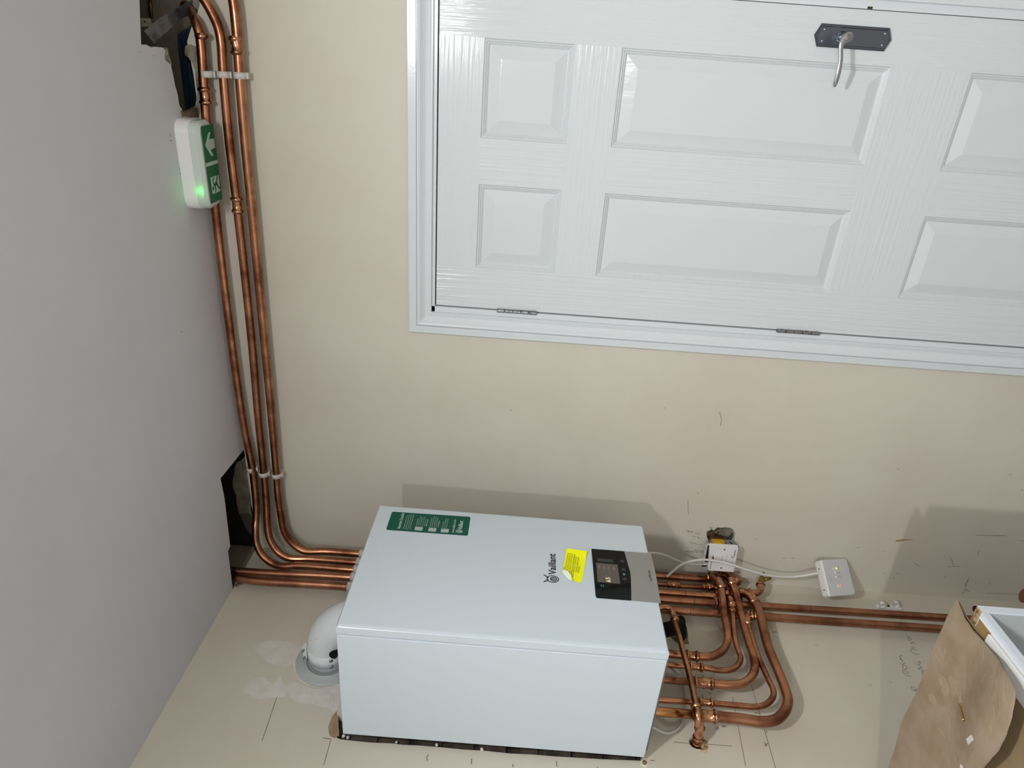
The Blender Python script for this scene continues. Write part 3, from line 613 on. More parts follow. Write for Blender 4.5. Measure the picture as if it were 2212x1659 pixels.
# pressure-relief discharge pipe
dp = thing('discharge_pipe', 'thin copper pipe slanting across the other pipes into a ragged wall hole', 'pipe')
def dpx(u, v, x): return at(u, v, 'x', x)
tube('pipe', [dpx(1395,1309,.12), dpx(1425,1312.5,.12), dpx(1438,1311.5,.12), dpx(1447,1315,.118), dpx(1454,1327,.115), dpx(1457,1343,.112), dpx(1467,1375,.108), dpx(1476.5,1411.5,.104), dpx(1488.5,1456,.100), dpx(1497.5,1497,.096), dpx(1505,1535,.092)], .0078, copper, dp, 6)
coupling(dpx(1451,1320,.1165), dpx(1458,1341,.1125), .0082, dp)
obj('coupling_ring', lathe(bmesh.new(), dpx(1457,1337,.113), dpx(1458.5,1344,.112)-dpx(1457,1337,.113), [(0,.0085)] + bead(.004, .0095) + [(.009,.0085)], 22), copf, dp, True)
e0 = dpx(1505,1535,.092); e1 = dpx(1507,1547,.090)
elbow(e0, dpx(1509,1556,.088), dpx(1511,1568,.062), .0088, dp)
elbow(dpx(1511,1566,.064), dpx(1511,1580,.052), dpx(1509,1588,.036), .0088, dp)
tube('pipe', [dpx(1509,1586,.038), dpx(1506,1600,.012), at(1503.5,1609,'x',-.01)], .0082, copper, dp, 0)
tube('pipe_sleeve', [dpx(1505.5,1602,.006), at(1503.5,1609.5,'x',-.02)], .0115, copd, dp, 0)
for pipe_, ps in ((p3, [(1473,1239.5)]), (p1, [(1478,1277.5)]), (p4, [(1498,1299.5),(1748,1315)]), (p5, [(1489,1318)])):
    for u, v in ps:
        c_ = vert(u, v); c_.y = {p3.name: yv3, p1.name: yv1, p4.name: yv4, p5.name: yv5}[pipe_.name] + (.006 if u > 1700 else 0)
        bm = bmesh.new(); A_ = []
        for k in range(9):
            a = math.radians(-95 + 100*k/8); d = Vector((math.cos(a), math.sin(a), 0))*.0121
            A_.append((bm.verts.new(c_ + d + Vector((0, 0, .0007))), bm.verts.new(c_ + d - Vector((0, 0, .0007)))))
        for (a, b), (c2, d2) in zip(A_, A_[1:]): bm.faces.new((a, b, d2, c2))
        obj('pen_mark', bm, ink, pipe_)
# clips ----------------------------------------------------------------------
def clip(c, axis, wall_n, r, label, group, wd=.014):
    c = Vector(c); ax_ = Vector(axis).normalized(); n = Vector(wall_n)
    t = thing('pipe_clip', label, 'clip', group)
    side = ax_.cross(n).normalized(); bm = bmesh.new(); seg = 24; ro, ri = r + .0032, r + .0004; rg = []
    for k in range(seg):
        a = 2*math.pi*k/seg; d = n*math.cos(a) + side*math.sin(a)
        rg.append([bm.verts.new(c + d*rad + ax_*s) for rad, s in ((ri, -wd/2), (ro, -wd/2), (ro, wd/2), (ri, wd/2))])
    for k in range(seg):
        a, b = rg[k], rg[(k+1) % seg]
        for j in range(4): bm.faces.new((a[j], a[(j+1) % 4], b[(j+1) % 4], b[j]))
    obj('band', bm, clipm, t, True)
    dist = (c.x if abs(n.x) > .5 else -c.y)
    L = dist - r
    M4 = Matrix(((ax_.x, side.x, n.x, 0), (ax_.y, side.y, n.y, 0), (ax_.z, side.z, n.z, 0), (0, 0, 0, 1)))
    M4.translation = c - n*(r + L/2)
    obj('clip_base', obox(bmesh.new(), M4, (wd, r*2.2, L + .002), .001), clipm, t)
    M4 = M4.copy(); M4.translation = c - n*(r*.4) + side*(r + .004)
    obj('hinge_tab', obox(bmesh.new(), M4, (wd, .006, .012), .001), clipm, t)
    return t
g1, g2, g3 = None, None, None
nm = ['topmost', 'middle', 'lowest']
for i, (u, v, zf) in enumerate(((448, 160, 0), (483, 161, 0), (519, 163, 0))):
    clip(at(u, v, 'y', -.03), (1, 0, 0), (0, -1, 0), .0116, nm[i] + ' milky clip of three, near the torn ceiling hole at the photo top', 'pipe clips on the copper pipes')
for i, (u, v) in enumerate(((544, 1013), (569.3, 1023), (597.5, 1026))):
    clip(at(u, v, 'y', -.03), (1, 0, 0), (0, -1, 0), .0114, nm[i] + ' milky plastic clip of three, beside the square ceiling hole in the corner', 'pipe clips on the copper pipes')
nm5 = ['nearest the corner', 'second from the corner', 'third from the corner', 'fourth from the corner', 'outermost, just above the flue']
for i, y in enumerate((yv3, yv2, yv1, yv4, yv5)):
    clip((V, y, 2.215), (0, 0, 1), (1, 0, 0), .0118, 'white pipe clip at the boiler top, ' + nm5[i], 'pipe clips on the copper pipes', .016)
# empty double clip
dc = thing('double_pipe_clip', 'empty white double pipe clip screwed to the left wall above the cardboard', 'clip')
q0 = at(1918, 1308, 'x', 0)
for k, (u, v) in enumerate(((1904,1306),(1934,1305))):
    c = at(u, v, 'x', .014); bm = bmesh.new(); rg = []
    for j in range(15):
        a = math.radians(-50 - 260*j/14 - 90 + 180); d = Vector((math.cos(a), 0, math.sin(a)))
        d = Vector((-math.cos(a), math.sin(a)*.0, math.sin(a)))
        rg.append([bm.verts.new(c + d*r_ + Vector((0, s, 0))) for r_, s in ((.0085, -.007), (.0115, -.007), (.0115, .007), (.0085, .007))])
    for a, b in zip(rg, rg[1:]):
        for j in range(4): bm.faces.new((a[j], a[(j+1) % 4], b[(j+1) % 4], b[j]))
    bm.faces.new(rg[0]); bm.faces.new(rg[-1][::-1])
    obj('clip_jaw', bm, whitepl, dc, True)
bm = bmesh.new(); a = at(1893,1312,'x',0); b = at(1945,1314,'x',0)
bx(bm, (.0003, (a.y+b.y)/2-.008, b.z), (.006, (a.y+b.y)/2+.008, a.z), .0008); obj('clip_base', bm, whitepl, dc)
obj('screw', lathe(bmesh.new(), at(1919,1309,'x',.007), (1, 0, 0), [(-.001, .0035), (.002, .0035), (.003, .002)], 12), mat('dark_screw', '3a2a20', .5, .6), dc)

# ------------------------------------------------------------------ boiler
YB, WB, ZB, BH, XF = -.6567, .433, 1.3926, .72, .3693
BRY = .0075
bo = thing('boiler', 'large white wall-hung gas boiler with black control panel and green and yellow stickers', 'boiler', loc=(0, YB+.22, ZB+.36))
bo.rotation_euler = (0, BRY, 0)
MB_ = Matrix.Translation(bo.location) @ Euler((0, BRY, 0)).to_matrix().to_4x4(); MI = MB_.inverted()
y0, y1, z0, z1 = -.22, WB-.22, -.36, .36
def bl(p): return MI @ Vector(p)
bm = bmesh.new(); bx(bm, (.0177, y0, z0), (.3405, y1, z1), .0025, 2); obj('casing', bm, boilw, bo)
box('seam_shade', (.336, y0+.009, z0+.009), (.3460, y1-.009, z1-.009), blackpl, bo)  # black insert added to draw the shaded line of the cover seam
# front cover: slightly bowed face, lower and upper edges rolled
bm = bmesh.new(); NY = 16
def prof_x(t):  # t in -1..1 across the width
    return XF + .0035*(1 - t*t)
cols = []
PB = None
secs = [(.3440, z0), (.3425+.020, z0-.0005), (None, z0+.004), (None, z1-.004), (.3425+.020, z1+.0005), (.3440, z1)]
TS = [-1, -.992, -.98, -.965] + [-.93 + 1.86*i/NY for i in range(NY+1)] + [.965, .98, .992, 1]
for t in TS:
    yv = (y0+y1)/2 + t*(y1-y0)/2; edge = {1: .0040, .992: .0012, .98: .0003}.get(abs(t), 0)
    cols.append([bm.verts.new((prof_x(t) - edge if x is None else x, yv, z)) for x, z in secs])
for a, b in zip(cols, cols[1:]):
    for k in range(len(secs)-1): bm.faces.new((a[k], b[k], b[k+1], a[k+1]))
    bm.faces.new((a[-1], b[-1], b[0], a[0]))
bm.faces.new(cols[0][::-1]); bm.faces.new(cols[-1]); bmesh.ops.recalc_face_normals(bm, faces=bm.faces[:])
bev = [e for e in bm.edges if abs(e.verts[0].co.y - e.verts[1].co.y) < 1e-6 and (abs(e.verts[0].co.y-y0) < 1e-6 or abs(e.verts[0].co.y-y1) < 1e-6) and min(e.verts[0].co.x, e.verts[1].co.x) > .35]
bmesh.ops.bevel(bm, geom=bev, offset=.002, segments=2, affect='EDGES')
cov = obj('front_cover', bm, boilw, bo)
def fp(u, v, d=0):   # picture point -> boiler-local point on the front cover
    n = MB_.to_3x3() @ Vector((1, 0, 0)); x = XF + .002
    for _ in range(4):
        p = bl(atp(u, v, MB_ @ Vector((x, 0, 0)), n)); t = (p.y - (y0+y1)/2)/((y1-y0)/2); x = XF + .0035*(1 - t*t)
    return Vector((x + d, p.y, p.z))
def fpoly(name, pts, M, d, th=.0005, parent=bo, n=5, **kw):
    bm = bmesh.new(); P = []
    for i, p in enumerate(pts):
        q = pts[(i+1) % len(pts)]
        for k in range(n): P.append(fp(p[0]+(q[0]-p[0])*k/n, p[1]+(q[1]-p[1])*k/n, d))
    a = [bm.verts.new(p) for p in P]; b = [bm.verts.new(p + Vector((-th-d*.9, 0, 0))) for p in P]; m_ = len(a)
    f = bm.faces.new(a)
    for i in range(m_): bm.faces.new((a[i], b[i], b[(i+1) % m_], a[(i+1) % m_]))
    bmesh.ops.triangulate(bm, faces=[f]); bmesh.ops.recalc_face_normals(bm, faces=bm.faces[:])
    return obj(name, bm, M, parent, **kw)
def ftext(s, bl_, br, tl_, M, d=.0008, bold=0, name='lettering', parent=bo, **kw):
    o = fp(*bl_, d); r = fp(*br, d) - o; u = fp(*tl_, d) - o
    return text(name, s, o, r, Vector((0, 0, 1)), abs(u.z), r.length, M, parent, 0.0, bold, **kw)
# control panel
pan = fpoly('control_panel', [(1277.3,1186.3),(1347.8,1191.7),(1353.9,1213.4),(1360.7,1235.1),(1362.8,1254.1),(1362.4,1273.1),(1363.4,1297.5),(1290.5,1292),(1287.5,1290),(1286.3,1285)], blackg, .0016, label='glossy black control panel with screen')
fpoly('fascia', [(1348.4,1191.7),(1405.4,1196),(1408,1206),(1412,1222),(1417,1245),(1422,1275),(1427.3,1303.5),(1364.4,1297.5),(1363.4,1273.1),(1363.8,1254.1),(1361.7,1235.1),(1354.9,1213.4)], graypl, .0014, label='matt grey lower fascia')
scr = mat('screen_lit', '4c4744', .3, emit=.25)
fpoly('screen', [(1287.5,1216.8),(1333.6,1220.9),(1339.7,1262.2),(1290.9,1258.2)], scr, .0020, .0002)
dull = mat('panel_icon', '262b2d', .4)
for (a, b, c, d) in ((1290,1324,1207,1214),):
    fpoly('touch_slider', [(a,c),(b,c+3),(b+1,d+2.5),(a+1,d)], dull, .0020, .0002, n=2)
def disc(u, v, r, M, d=.0020, name='touch_key', n=14, ring=0, parent=bo):
    c = fp(u, v, d); bm = bmesh.new()
    if ring:
        A = [bm.verts.new(c + Vector((0, math.cos(k/n*2*math.pi)*r, math.sin(k/n*2*math.pi)*r))) for k in range(n)]
        B = [bm.verts.new(c + Vector((0, math.cos(k/n*2*math.pi)*ring, math.sin(k/n*2*math.pi)*ring))) for k in range(n)]
        for k in range(n): bm.faces.new((A[k], A[(k+1) % n], B[(k+1) % n], B[k]))
    else: bm.faces.new([bm.verts.new(c + Vector((0, math.cos(k/n*2*math.pi)*r, math.sin(k/n*2*math.pi)*r))) for k in range(n)])
    return obj(name, bm, M, parent)
for u, v in ((1344,1214),(1347,1232),(1349,1252)): disc(u, v, .0055, dull)
teal = mat('teal_icon', '2f8a82', .4, emit=.25)
disc(1301, 1266.7, .0042, teal, ring=.0029, name='power_key')
fpoly('key_icon', [(1345.5,1239.5),(1349.5,1240),(1350,1244),(1346,1243.6)], teal, .0020, .0002, n=1)
amber = mat('display_digits', 'e8d6a4', .5, emit=.35); faint = mat('display_faint', '938b84', .5, emit=.25)
ftext('65', (1319.3,1259.6), (1317.5,1249), (1309.3,1259), amber, .0024, .01, 'display_digits')
ftext('°C', (1310.5,1247.5), (1310,1244.5), (1306,1247), faint, .0024, 0, 'display_text')
for i, (u, v, s) in enumerate(((1292,1223,'menu'),(1303,1225,'1.4'),(1313,1226,'1.4'),(1324,1227,'info'))):
    ftext(s, (u+4, v+6), (u+3.3, v), (u, v+5.5), faint, .0024, 0, 'display_text')
# wordmark, emblem, model lettering
ftext('Vaillant', (1201.2,1242.5), (1200.2,1197.0), (1184.6,1241), ink, .0007, .022, 'wordmark')
c = fp(1193, 1251, .0007); er = .0195
emb = bmesh.new()
def ering(bm, cy, cz, ry, rz, wd, n=28, a0=0, a1=360):
    A = []
    for k in range(n+1):
        a = math.radians(a0 + (a1-a0)*k/n)
        A.append((bm.verts.new((c.x, c.y+cy+ry*math.cos(a), c.z+cz+rz*math.sin(a))), bm.verts.new((c.x, c.y+cy+(ry-wd)*math.cos(a), c.z+cz+(rz-wd)*math.sin(a)))))
    for (p, q), (r_, s) in zip(A, A[1:]): bm.faces.new((p, q, s, r_))
def estroke(bm, pts, wd):
    P = [Vector((c.x, c.y+a, c.z+b)) for a, b in pts]; L = []
    for i, p in enumerate(P):
        t = (P[min(i+1, len(P)-1)] - P[max(i-1, 0)]).normalized(); s = t.cross(Vector((1, 0, 0)))*wd/2
        L.append((bm.verts.new(p+s), bm.verts.new(p-s)))
    for (a, b), (d, e) in zip(L, L[1:]): bm.faces.new((a, b, e, d))
ering(emb, 0, -.001, .0125, .0150, .0022); ering(emb, 0, -.003, .0080, .0085, .0016)
for s in (-1, 1):
    estroke(emb, [(s*.002, .010), (s*.006, .014), (s*.010, .0185), (s*.0125, .021)], .0020); estroke(emb, [(s*.0035, .009), (s*.009, .0125), (s*.0125, .020)], .0012)
    estroke(emb, [(s*.003, .004), (s*.003, -.010)], .0015); estroke(emb, [(s*.0055, .000), (s*.0055, -.006)], .0010)
estroke(emb, [(-.005, .0015), (0, .0045), (.005, .0015)], .0015); estroke(emb, [(0, .003), (0, -.011)], .0012)
obj('emblem', emb, ink, bo)
ftext('ecoTEC plus', (1408.8,1257), (1403.8,1234), (1403.5,1256), ink, .0030, .022, 'model_lettering')
# green checklist sticker
gl = [(849.4,1105.7),(1014,1116.6),(1016.2,1119),(1010.5,1155.8),(1008,1157.3),(836.5,1144.8),(834.5,1142.3),(846.5,1107)]
fpoly('green_sticker', gl, greenl, .0006, .0002, n=6, label='green checklist sticker with white print')
o_ = fp(834.7,1143); r_ = fp(849.4,1105.7)-o_; d_ = fp(1009.5,1157)-o_
GW = abs(r_.y); GH = abs(d_.z)
def gtext(s, fx0, fx1, fy, hgt, bold=0):
    yb_ = o_.y + GW*fx0; zt = o_.z - GH*fy; t = (yb_ - (y0+y1)/2)/((y1-y0)/2); x = XF + .0035*(1 - t*t) + .0012
    text('sticker_lettering', s, (x, yb_, zt-hgt), (0, 1, 0), (0, 0, 1), hgt, GW*(fx1-fx0), white_ink, bo, 0, bold)
gtext('Important Checklist', .06, .93, .125, .0105, .01)
for k, (s, e) in enumerate((('Thank you for choosing us. It is your', .82), ('responsibility to ensure you and your home', .86), ('are registered and all documentation is', .90), ('issued, see the following steps to comply', .86))):
    gtext(s, .06, e, .198 + k*.026, .0036)
for gy, ls in ((.34, ('Scan the QR code', 'to register and view your', 'warranty conditions and', 'terms of use, including', 'annual servicing', 'details and more')), (.51, ('Register your guarantee', 'Scan the QR code to register', 'your guarantee. This must be', 'completed within 30 days', 'of installation')), (.665, ('Get your app', 'Scan to download the app', 'to control your heating'))):
    for k, s in enumerate(ls): gtext(s, .30, .42 + .0165*len(s), gy + .004 + k*.0245, .0034)
    zt = o_.z - GH*(gy + .002)
    box('code_field', (XF+.0012, o_.y+GW*.055, zt-.020), (XF+.0038, o_.y+GW*.245, zt), mat('code_field_white', 'a9b3ab', .6), bo)
gtext('www.vaillant.co.uk', .075, .80, .80, .0062, .006)
gtext('Vaillant', .27, .76, .868, .0115, .016)
zt = o_.z - GH*.868 - .006; bm = bmesh.new(); x = XF+.0040; c = Vector((x, o_.y+GW*.165, zt)); ering(bm, 0, 0, .0062, .0078, .0018, 20)
estroke(bm, [(-.001, .006), (-.004, .0105)], .0014); estroke(bm, [(.001, .006), (.004, .0105)], .0014); estroke(bm, [(0, .003), (0, -.004)], .003)
obj('small_emblem', bm, white_ink, bo)
# yellow sticker: a curled sheet
bm = bmesh.new(); NU, NV = 14, 18
tlc, trc, brc, blc = (1223.7,1186.3), (1267.5,1195), (1256.3,1259.5), (1213,1250)
grid = {}
for i in range(NU+1):
    for j in range(NV+1):
        s, t = i/NU, j/NV   # s: down the sheet (picture right), t: towards picture bottom
        u = (1-t)*((1-s)*tlc[0]+s*trc[0]) + t*((1-s)*blc[0]+s*brc[0]); v = (1-t)*((1-s)*tlc[1]+s*trc[1]) + t*((1-s)*blc[1]+s*brc[1])
        lift = .0007
        if t < .28: lift += .006*((.28-t)/.28)**1.5*(.4+.6*s) 
        k = (t - (.60 + .62*s))
        if k > 0: lift += k*.06
        cutoff = t > .74 + .55*s
        if cutoff: continue
        grid[i, j] = bm.verts.new(fp(u, v, lift))
for i in range(NU):
    for j in range(NV):
        q = [grid.get(p) for p in ((i, j), (i+1, j), (i+1, j+1), (i, j+1))]
        if all(q): bm.faces.new(q)
        elif sum(x is not None for x in q) == 3: bm.faces.new([x for x in q if x is not None])
bmesh.ops.recalc_face_normals(bm, faces=bm.faces[:])
obj('yellow_sticker', bm, yellowl, bo, True, label='fluorescent yellow warning sticker with curled edges')
bm = bmesh.new(); P = [fp(1213.5,1233.5,.0012), fp(1219,1234.5,.006), fp(1226,1240,.009), fp(1233,1248,.008), fp(1236,1256,.0015), fp(1228,1252,.001), fp(1220,1245,.001)]
bm.faces.new([bm.verts.new(p) for p in P]); bmesh.ops.triangulate(bm, faces=bm.faces[:]); obj('sticker_curl', bm, mat('sticker_backing', 'e2ead9', .6), bo, True)
yl = ('Important notice: do not operate until', 'the installer has completed the log', 'and the system has been flushed and', 'treated in line with standards', 'failure may affect the warranty', 'Scan the code for more', 'Instructions')
for k, s in enumerate(yl):
    sdown = .10 + k*.105; t1 = .90 if k > 3 else (.66 + .06*k); t0 = .15 if k < 4 else .22
    if k == 5: t1, t0 = .70, .22
    if k == 6: t1, t0 = .72, .50
    def pt(s_, t_): 
        return ((1-t_)*((1-s_)*tlc[0]+s_*trc[0]) + t_*((1-s_)*blc[0]+s_*brc[0]), (1-t_)*((1-s_)*tlc[1]+s_*trc[1]) + t_*((1-s_)*blc[1]+s_*brc[1]))
    a = fp(*pt(sdown+.05, t1), .0040 if t0 < .2 else .003); b = fp(*pt(sdown+.05, t0), .0040); dd = (b-a)
    n = Vector((1, 0, 0)); upv = (Vector((0, 0, 1)) - dd.normalized()*dd.normalized().z)
    text('sticker_lettering', s, a, dd, upv, .0042, dd.length, ink, bo, 0)
def tri(pts, M, d): 
    bm = bmesh.new(); bm.faces.new([bm.verts.new(fp(*p, d)) for p in pts]); obj('warning_symbol', bm, M, bo)
tri([(1222.5,1241),(1230,1239.5),(1229,1249)], ink, .0035); tri([(1224.5,1242),(1228.8,1241),(1228.3,1247)], yellowl, .0039)
# underside fittings plate
box('underside_plate', (.03, y0+.01, z0-.006), (.33, y1-.01, z0+.001), mat('galvanised', '77797b', .4, .8), bo)
# flue ------------------------------------------------------------------------
fl = thing('flue', 'white boiler flue elbow with grey wall collar, above the boiler', 'flue')
FY, FZ, FX, FR = -.428, 2.212, .158, .050
bm = bmesh.new(); n = 26
P = [Vector((.058, FY, FZ))] + [Vector((.060 + .098*math.sin(a), FY, FZ - .098 + .098*math.cos(a))) for a in [math.pi/2*i/n for i in range(n+1)]]
sweep(bm, P, FR, 40, up=(0, 1, 0)); obj('elbow', bm, fluew, fl, True)
bm = bmesh.new(); lathe(bm, (0, FY, FZ), (1, 0, 0), [(.0005, .0495), (.060, .0495)], 44); obj('air_duct', bm, fluew, fl, True)
bm = bmesh.new(); lathe(bm, (.022, FY, FZ), (1, 0, 0), [(0, .0500), (0, .0520), (.040, .0520), (.040, .0500)], 44); clampo = obj('clamp_band', bm, fluew, fl, True)
bm = bmesh.new(); lathe(bm, (0, FY, FZ), (1, 0, 0), [(.0005, .0850), (.003, .0850), (.0045, .082), (.0045, .062), (.007, .060), (.007, .056), (.004, .055), (.004, .0495)], 52); obj('wall_collar', bm, flgrey, fl, True)
for u, v, x in ((696.5,1413,.052),(697.5,1438,.030)):
    # screws on the camera-facing flank of the band
    d = Vector((0, -.90, -.43)).normalized()
    p = Vector((x, FY, FZ)) + d*.052
    obj('band_screw', lathe(bmesh.new(), p - d*.001, d, [(0, .0052), (.003, .0048), (.004, .003)], 16), steel, clampo, True)
box('clamp_lug', (.024, FY-.020, FZ+.050), (.062, FY-.004, FZ+.060), fluew, clampo)
for xx in (.030, .056): obj('clamp_bolt', lathe(bmesh.new(), (xx, FY-.030, FZ+.056), (0, 1, 0), [(0, .002), (.030, .002)], 10), steel, clampo)
obj('test_point', lathe(bmesh.new(), (.120, FY-.040, FZ+.012), (.3, -.6, .75), [(0, .0025), (.0012, .0022)], 12), ink, fl)
obj('sampling_cap', lathe(bmesh.new(), at(722,1411,'x',.075), (.1, -1, .1), [(-.006, .011), (.008, .011), (.010, .009)], 20), blackpl, fl, True)
for k in range(3):
    p = Vector((.132 + k*.007, FY-.036, FZ-.006)); 
text('flue_lettering', 'FLUE GAS', (.138, FY-.047, FZ-.020), (.25, .6, .75), (.9, -.1, -.3), .004, .030, mat('grey_print', '8d9194', .6), fl, .006)
# black condensate trap connector under the boiler
tr = thing('condensate_trap', 'black rubber condensate elbow behind the slanting pipe, entering the wall', 'trap')
bm = bmesh.new()
sweep(bm, cr([at(1425,1362,'x',.07), at(1440,1360,'x',.068), at(1456,1356,'x',.060), at(1470,1354,'x',.05)], 5), [.0205]*16, 22)
sweep(bm, cr([at(1470,1333,'x',.05), at(1470,1341,'x',.05), at(1471,1356,'x',.045), at(1472,1368,'x',.02), at(1471,1378,'x',-.02)], 4), [.006, .010, .0125, .0135] + [.0142]*13, 20)
obj('elbow', bm, blackpl, tr, True)
box('trap_hole_back', (-.0249, -.50, 1.22), (-.016, -.36, 1.36), dark, wl)

# ------------------------------------------------------------------ controller, socket, cables
ga, gt, roll = math.radians(50), math.radians(-15), math.radians(9)
n_ = Vector((math.sin(ga)*math.cos(gt), -math.cos(ga)*math.cos(gt), math.sin(gt))); e_ = Vector((math.cos(ga), math.sin(ga), 0)); zc_ = e_.cross(n_)
if zc_.z < 0: zc_ = -zc_
rc = thing('heating_controller', 'small white wireless heating receiver with green and red lights across the corner', 'controller')
c0 = atp(1811, 1247, (.1, -.06, .7), n_)
zu = zc_*math.cos(roll) - e_*math.sin(roll); eu = e_*math.cos(roll) + zc_*math.sin(roll)
def RM(c): return Matrix(((eu.x, zu.x, n_.x, c.x), (eu.y, zu.y, n_.y, c.y), (eu.z, zu.z, n_.z, c.z), (0, 0, 0, 1)))
t = bmesh.new(); RW, RH, RT = .110, .101, .028
def rloop(w_, h_, r, z):
    return [RM(c0) @ Vector((p.x, p.y, z)) for p in rr(-w_/2, -h_/2, w_/2, h_/2, 0, r, 4)]
loft([rloop(RW-.004, RH-.004, .006, -RT-.004), rloop(RW, RH, .007, -RT+.002), rloop(RW, RH, .007, -.006), rloop(RW-.003, RH-.003, .007, -.001), rloop(RW-.006, RH-.006, .006, 0)], whitepl, 'case', rc)
loft([rloop(RW-.005, RH-.005, .006, -.0005), rloop(RW-.007, RH-.007, .006, .0006)], mat('pale_grey_face', 'c3c5c7', .4), 'face_plate', rc)
def rp(x, y, z=.001): return RM(c0) @ Vector((x, y, z))
# picture: up = +z on box; rows of keys run along width
for i, (x, y) in enumerate(((.027, .008), (.014, .008), (.001, .008), (-.025, .008))):
    obj('push_button', lathe(bmesh.new(), rp(x, y, .0004), n_, [(0, .0042), (.0012, .0040), (.0015, .0030), (.0012, .001)], 18), whitepl, rc, True)
    M = [mat('led_lime', 'a8e03a', .4, emit=3.0), ink, ink, mat('led_red', 'ff4a33', .4, emit=2.5)][i]; r = .0024 if i in (0, 3) else .001
    obj('indicator', lathe(bmesh.new(), rp(x, y-.0085, .0006), n_, [(0, r), (.0012, r*.8)], 14), M, rc, True)
    text('marking', ['on', 'HW', 'CH', 'signal'][i], rp(x-.004, y-.0165, .0008), eu, zu, .0024, .008, ink, rc, 0)
text('lettering', 'Honeywell', rp(-.012, .030, .0008), eu, zu, .0028, .024, ink, rc, 0)
for x in (.030, -.034): obj('vent_hole', lathe(bmesh.new(), RM(c0) @ Vector((x, RH/2, -.016)), zu, [(-.001, .0022), (.0004, .0022)], 12), ink, rc)
# fused spur
sp = thing('fused_spur', 'white switched fused spur with red indicator window, below a broken hole in the wall', 'socket')
box('back_box', (.080, -.036, 1.046), (.168, -.0005, 1.118), greym, sp, .002)
slab('back_box_rim', W3([(1525,1176),(1536,1175),(1532,1218),(1516,1218)], 'y', -.036), (0, .004, 0), mat('grey_plastic', 'c0bfc2', .45), sp)
slab('box_gap', W3([(1529,1179),(1535,1178),(1532,1214),(1522.5,1214)], 'y', -.0375), (0, .001, 0), blackpl, sp)  # black slab standing for shade in the slot behind the face plate
fpx = W3([(1533,1176.5),(1595.5,1181),(1585.5,1236.5),(1529,1232.5)], 'y', -.046)
A = [Vector(p) for p in fpx]; cc = sum(A, Vector())/4
def sq(f, y):
    out = []
    for i, p in enumerate(A):
        q0, q1 = A[i-1], A[(i+1) % 4]
        r = .006
        d0 = (q0-p).normalized()*r; d1 = (q1-p).normalized()*r
        for k in range(5):
            t = k/4; out.append(p + d0*(1-t)**2 + d1*t*t)
    return [cc + (p-cc)*f + Vector((0, y, 0)) for p in out]
loft([sq(1, .008), sq(1, .002), sq(.98, 0)], whitepl, 'face_plate', sp)
def spx(u, v, dy=-.0005): return at(u, v, 'y', -.046 + dy)
KS = (18.43, 1500, 1160)
def sk(x, y): return (KS[1]+x/KS[0], KS[2]+y/KS[0])
for x, y in ((1200,505),(1475,900),(1068,1235)): obj('screw_recess', lathe(bmesh.new(), spx(*sk(x, y)), (0, -1, 0), [(-.0002, .0026), (.0004, .0026), (.0005, .0016)], 16), mat('screw_dark', '4a3a2e', .6), sp)
def spoly(name, pts, M, dy, th=.001): return slab(name, [spx(*sk(*p), dy) for p in pts], (0, th, 0), M, sp)
spoly('rocker_surround', [(735,745),(1120,740),(1080,975),(700,905)], mat('soft_grey_line', '9d9a98', .6), -.0004)
spoly('rocker_switch', [(775,755),(1110,750),(1075,965),(750,905)], whitepl, -.0030, .0026)
spoly('neon_window', [(738,765),(775,775),(758,915),(708,905)], mat('dark_red_neon', '5a1a22', .3), -.0034, .001)
spoly('fuse_drawer_gap', [(1305,712),(1500,722),(1490,820),(1540,830),(1530,1060),(1255,1000)], mat('soft_grey_line', '9d9a98', .6), -.0004)
spoly('fuse_drawer', [(1315,722),(1490,732),(1480,828),(1530,838),(1522,1050),(1265,992)], whitepl, -.0010)
spoly('label_strip', [(1600,500),(1680,510),(1620,825),(1545,815)], mat('label_white', 'e3e3e2', .5), -.0006)
spoly('label_strip', [(630,1010),(720,1020),(690,1270),(590,1260)], mat('label_white', 'e3e3e2', .5), -.0006)
def stext(s, a, b, c_): 
    o = spx(*sk(*a), -.0018); r = spx(*sk(*b), -.0018)-o; u = spx(*sk(*c_), -.0018)-o
    text('lettering', s, o, r, u - r.normalized()*u.dot(r.normalized()), u.length*.95, r.length, ink, sp, 0, .01)
stext('& HEATING', (1600,815), (1665,515), (1550,790)); stext('BOILER', (650,1255), (700,985), (610,1250))
# yellow earth block beside the spur
yb2 = thing('terminal_block', 'small yellow plastic terminal block in the broken wall hole beside the spur', 'connector')
A2 = W3([(1538.5,1166.5),(1563,1168),(1566,1171),(1566,1177),(1542,1175),(1539,1172)], 'y', -.036)
slab('block_body', A2, (0, .006, 0), yellowp, yb2)
slab('block_step', W3([(1541,1171),(1560,1172.5),(1561,1176.5),(1543,1175)], 'y', -.039), (0, .003, 0), mat('yellow_plastic_light', 'c29d18', .5), yb2)
for u, v in ((1549,1171.7),(1557.5,1172.5)): obj('pin_hole', lathe(bmesh.new(), at(u, v, 'y', -.0392), (0, -1, 0), [(0, .0009), (.0004, .0009)], 8), ink, yb2)
slab('box_lug', W3([(1531,1176),(1540,1166),(1572,1168.5),(1582,1178),(1597,1181.5),(1590,1190),(1540,1190)], 'y', -.022), (0, .002, 0), greym, sp)
# bracket tab under the cable
ct = slab('cable_bracket', W3([(1516,1221.5),(1526.5,1222),(1526.5,1224),(1516,1224)], 'y', -.012), (0, .010, 0), ink)
tag(ct, 'small dark metal tab on the wall just above the spur, under the cable', 'bracket')
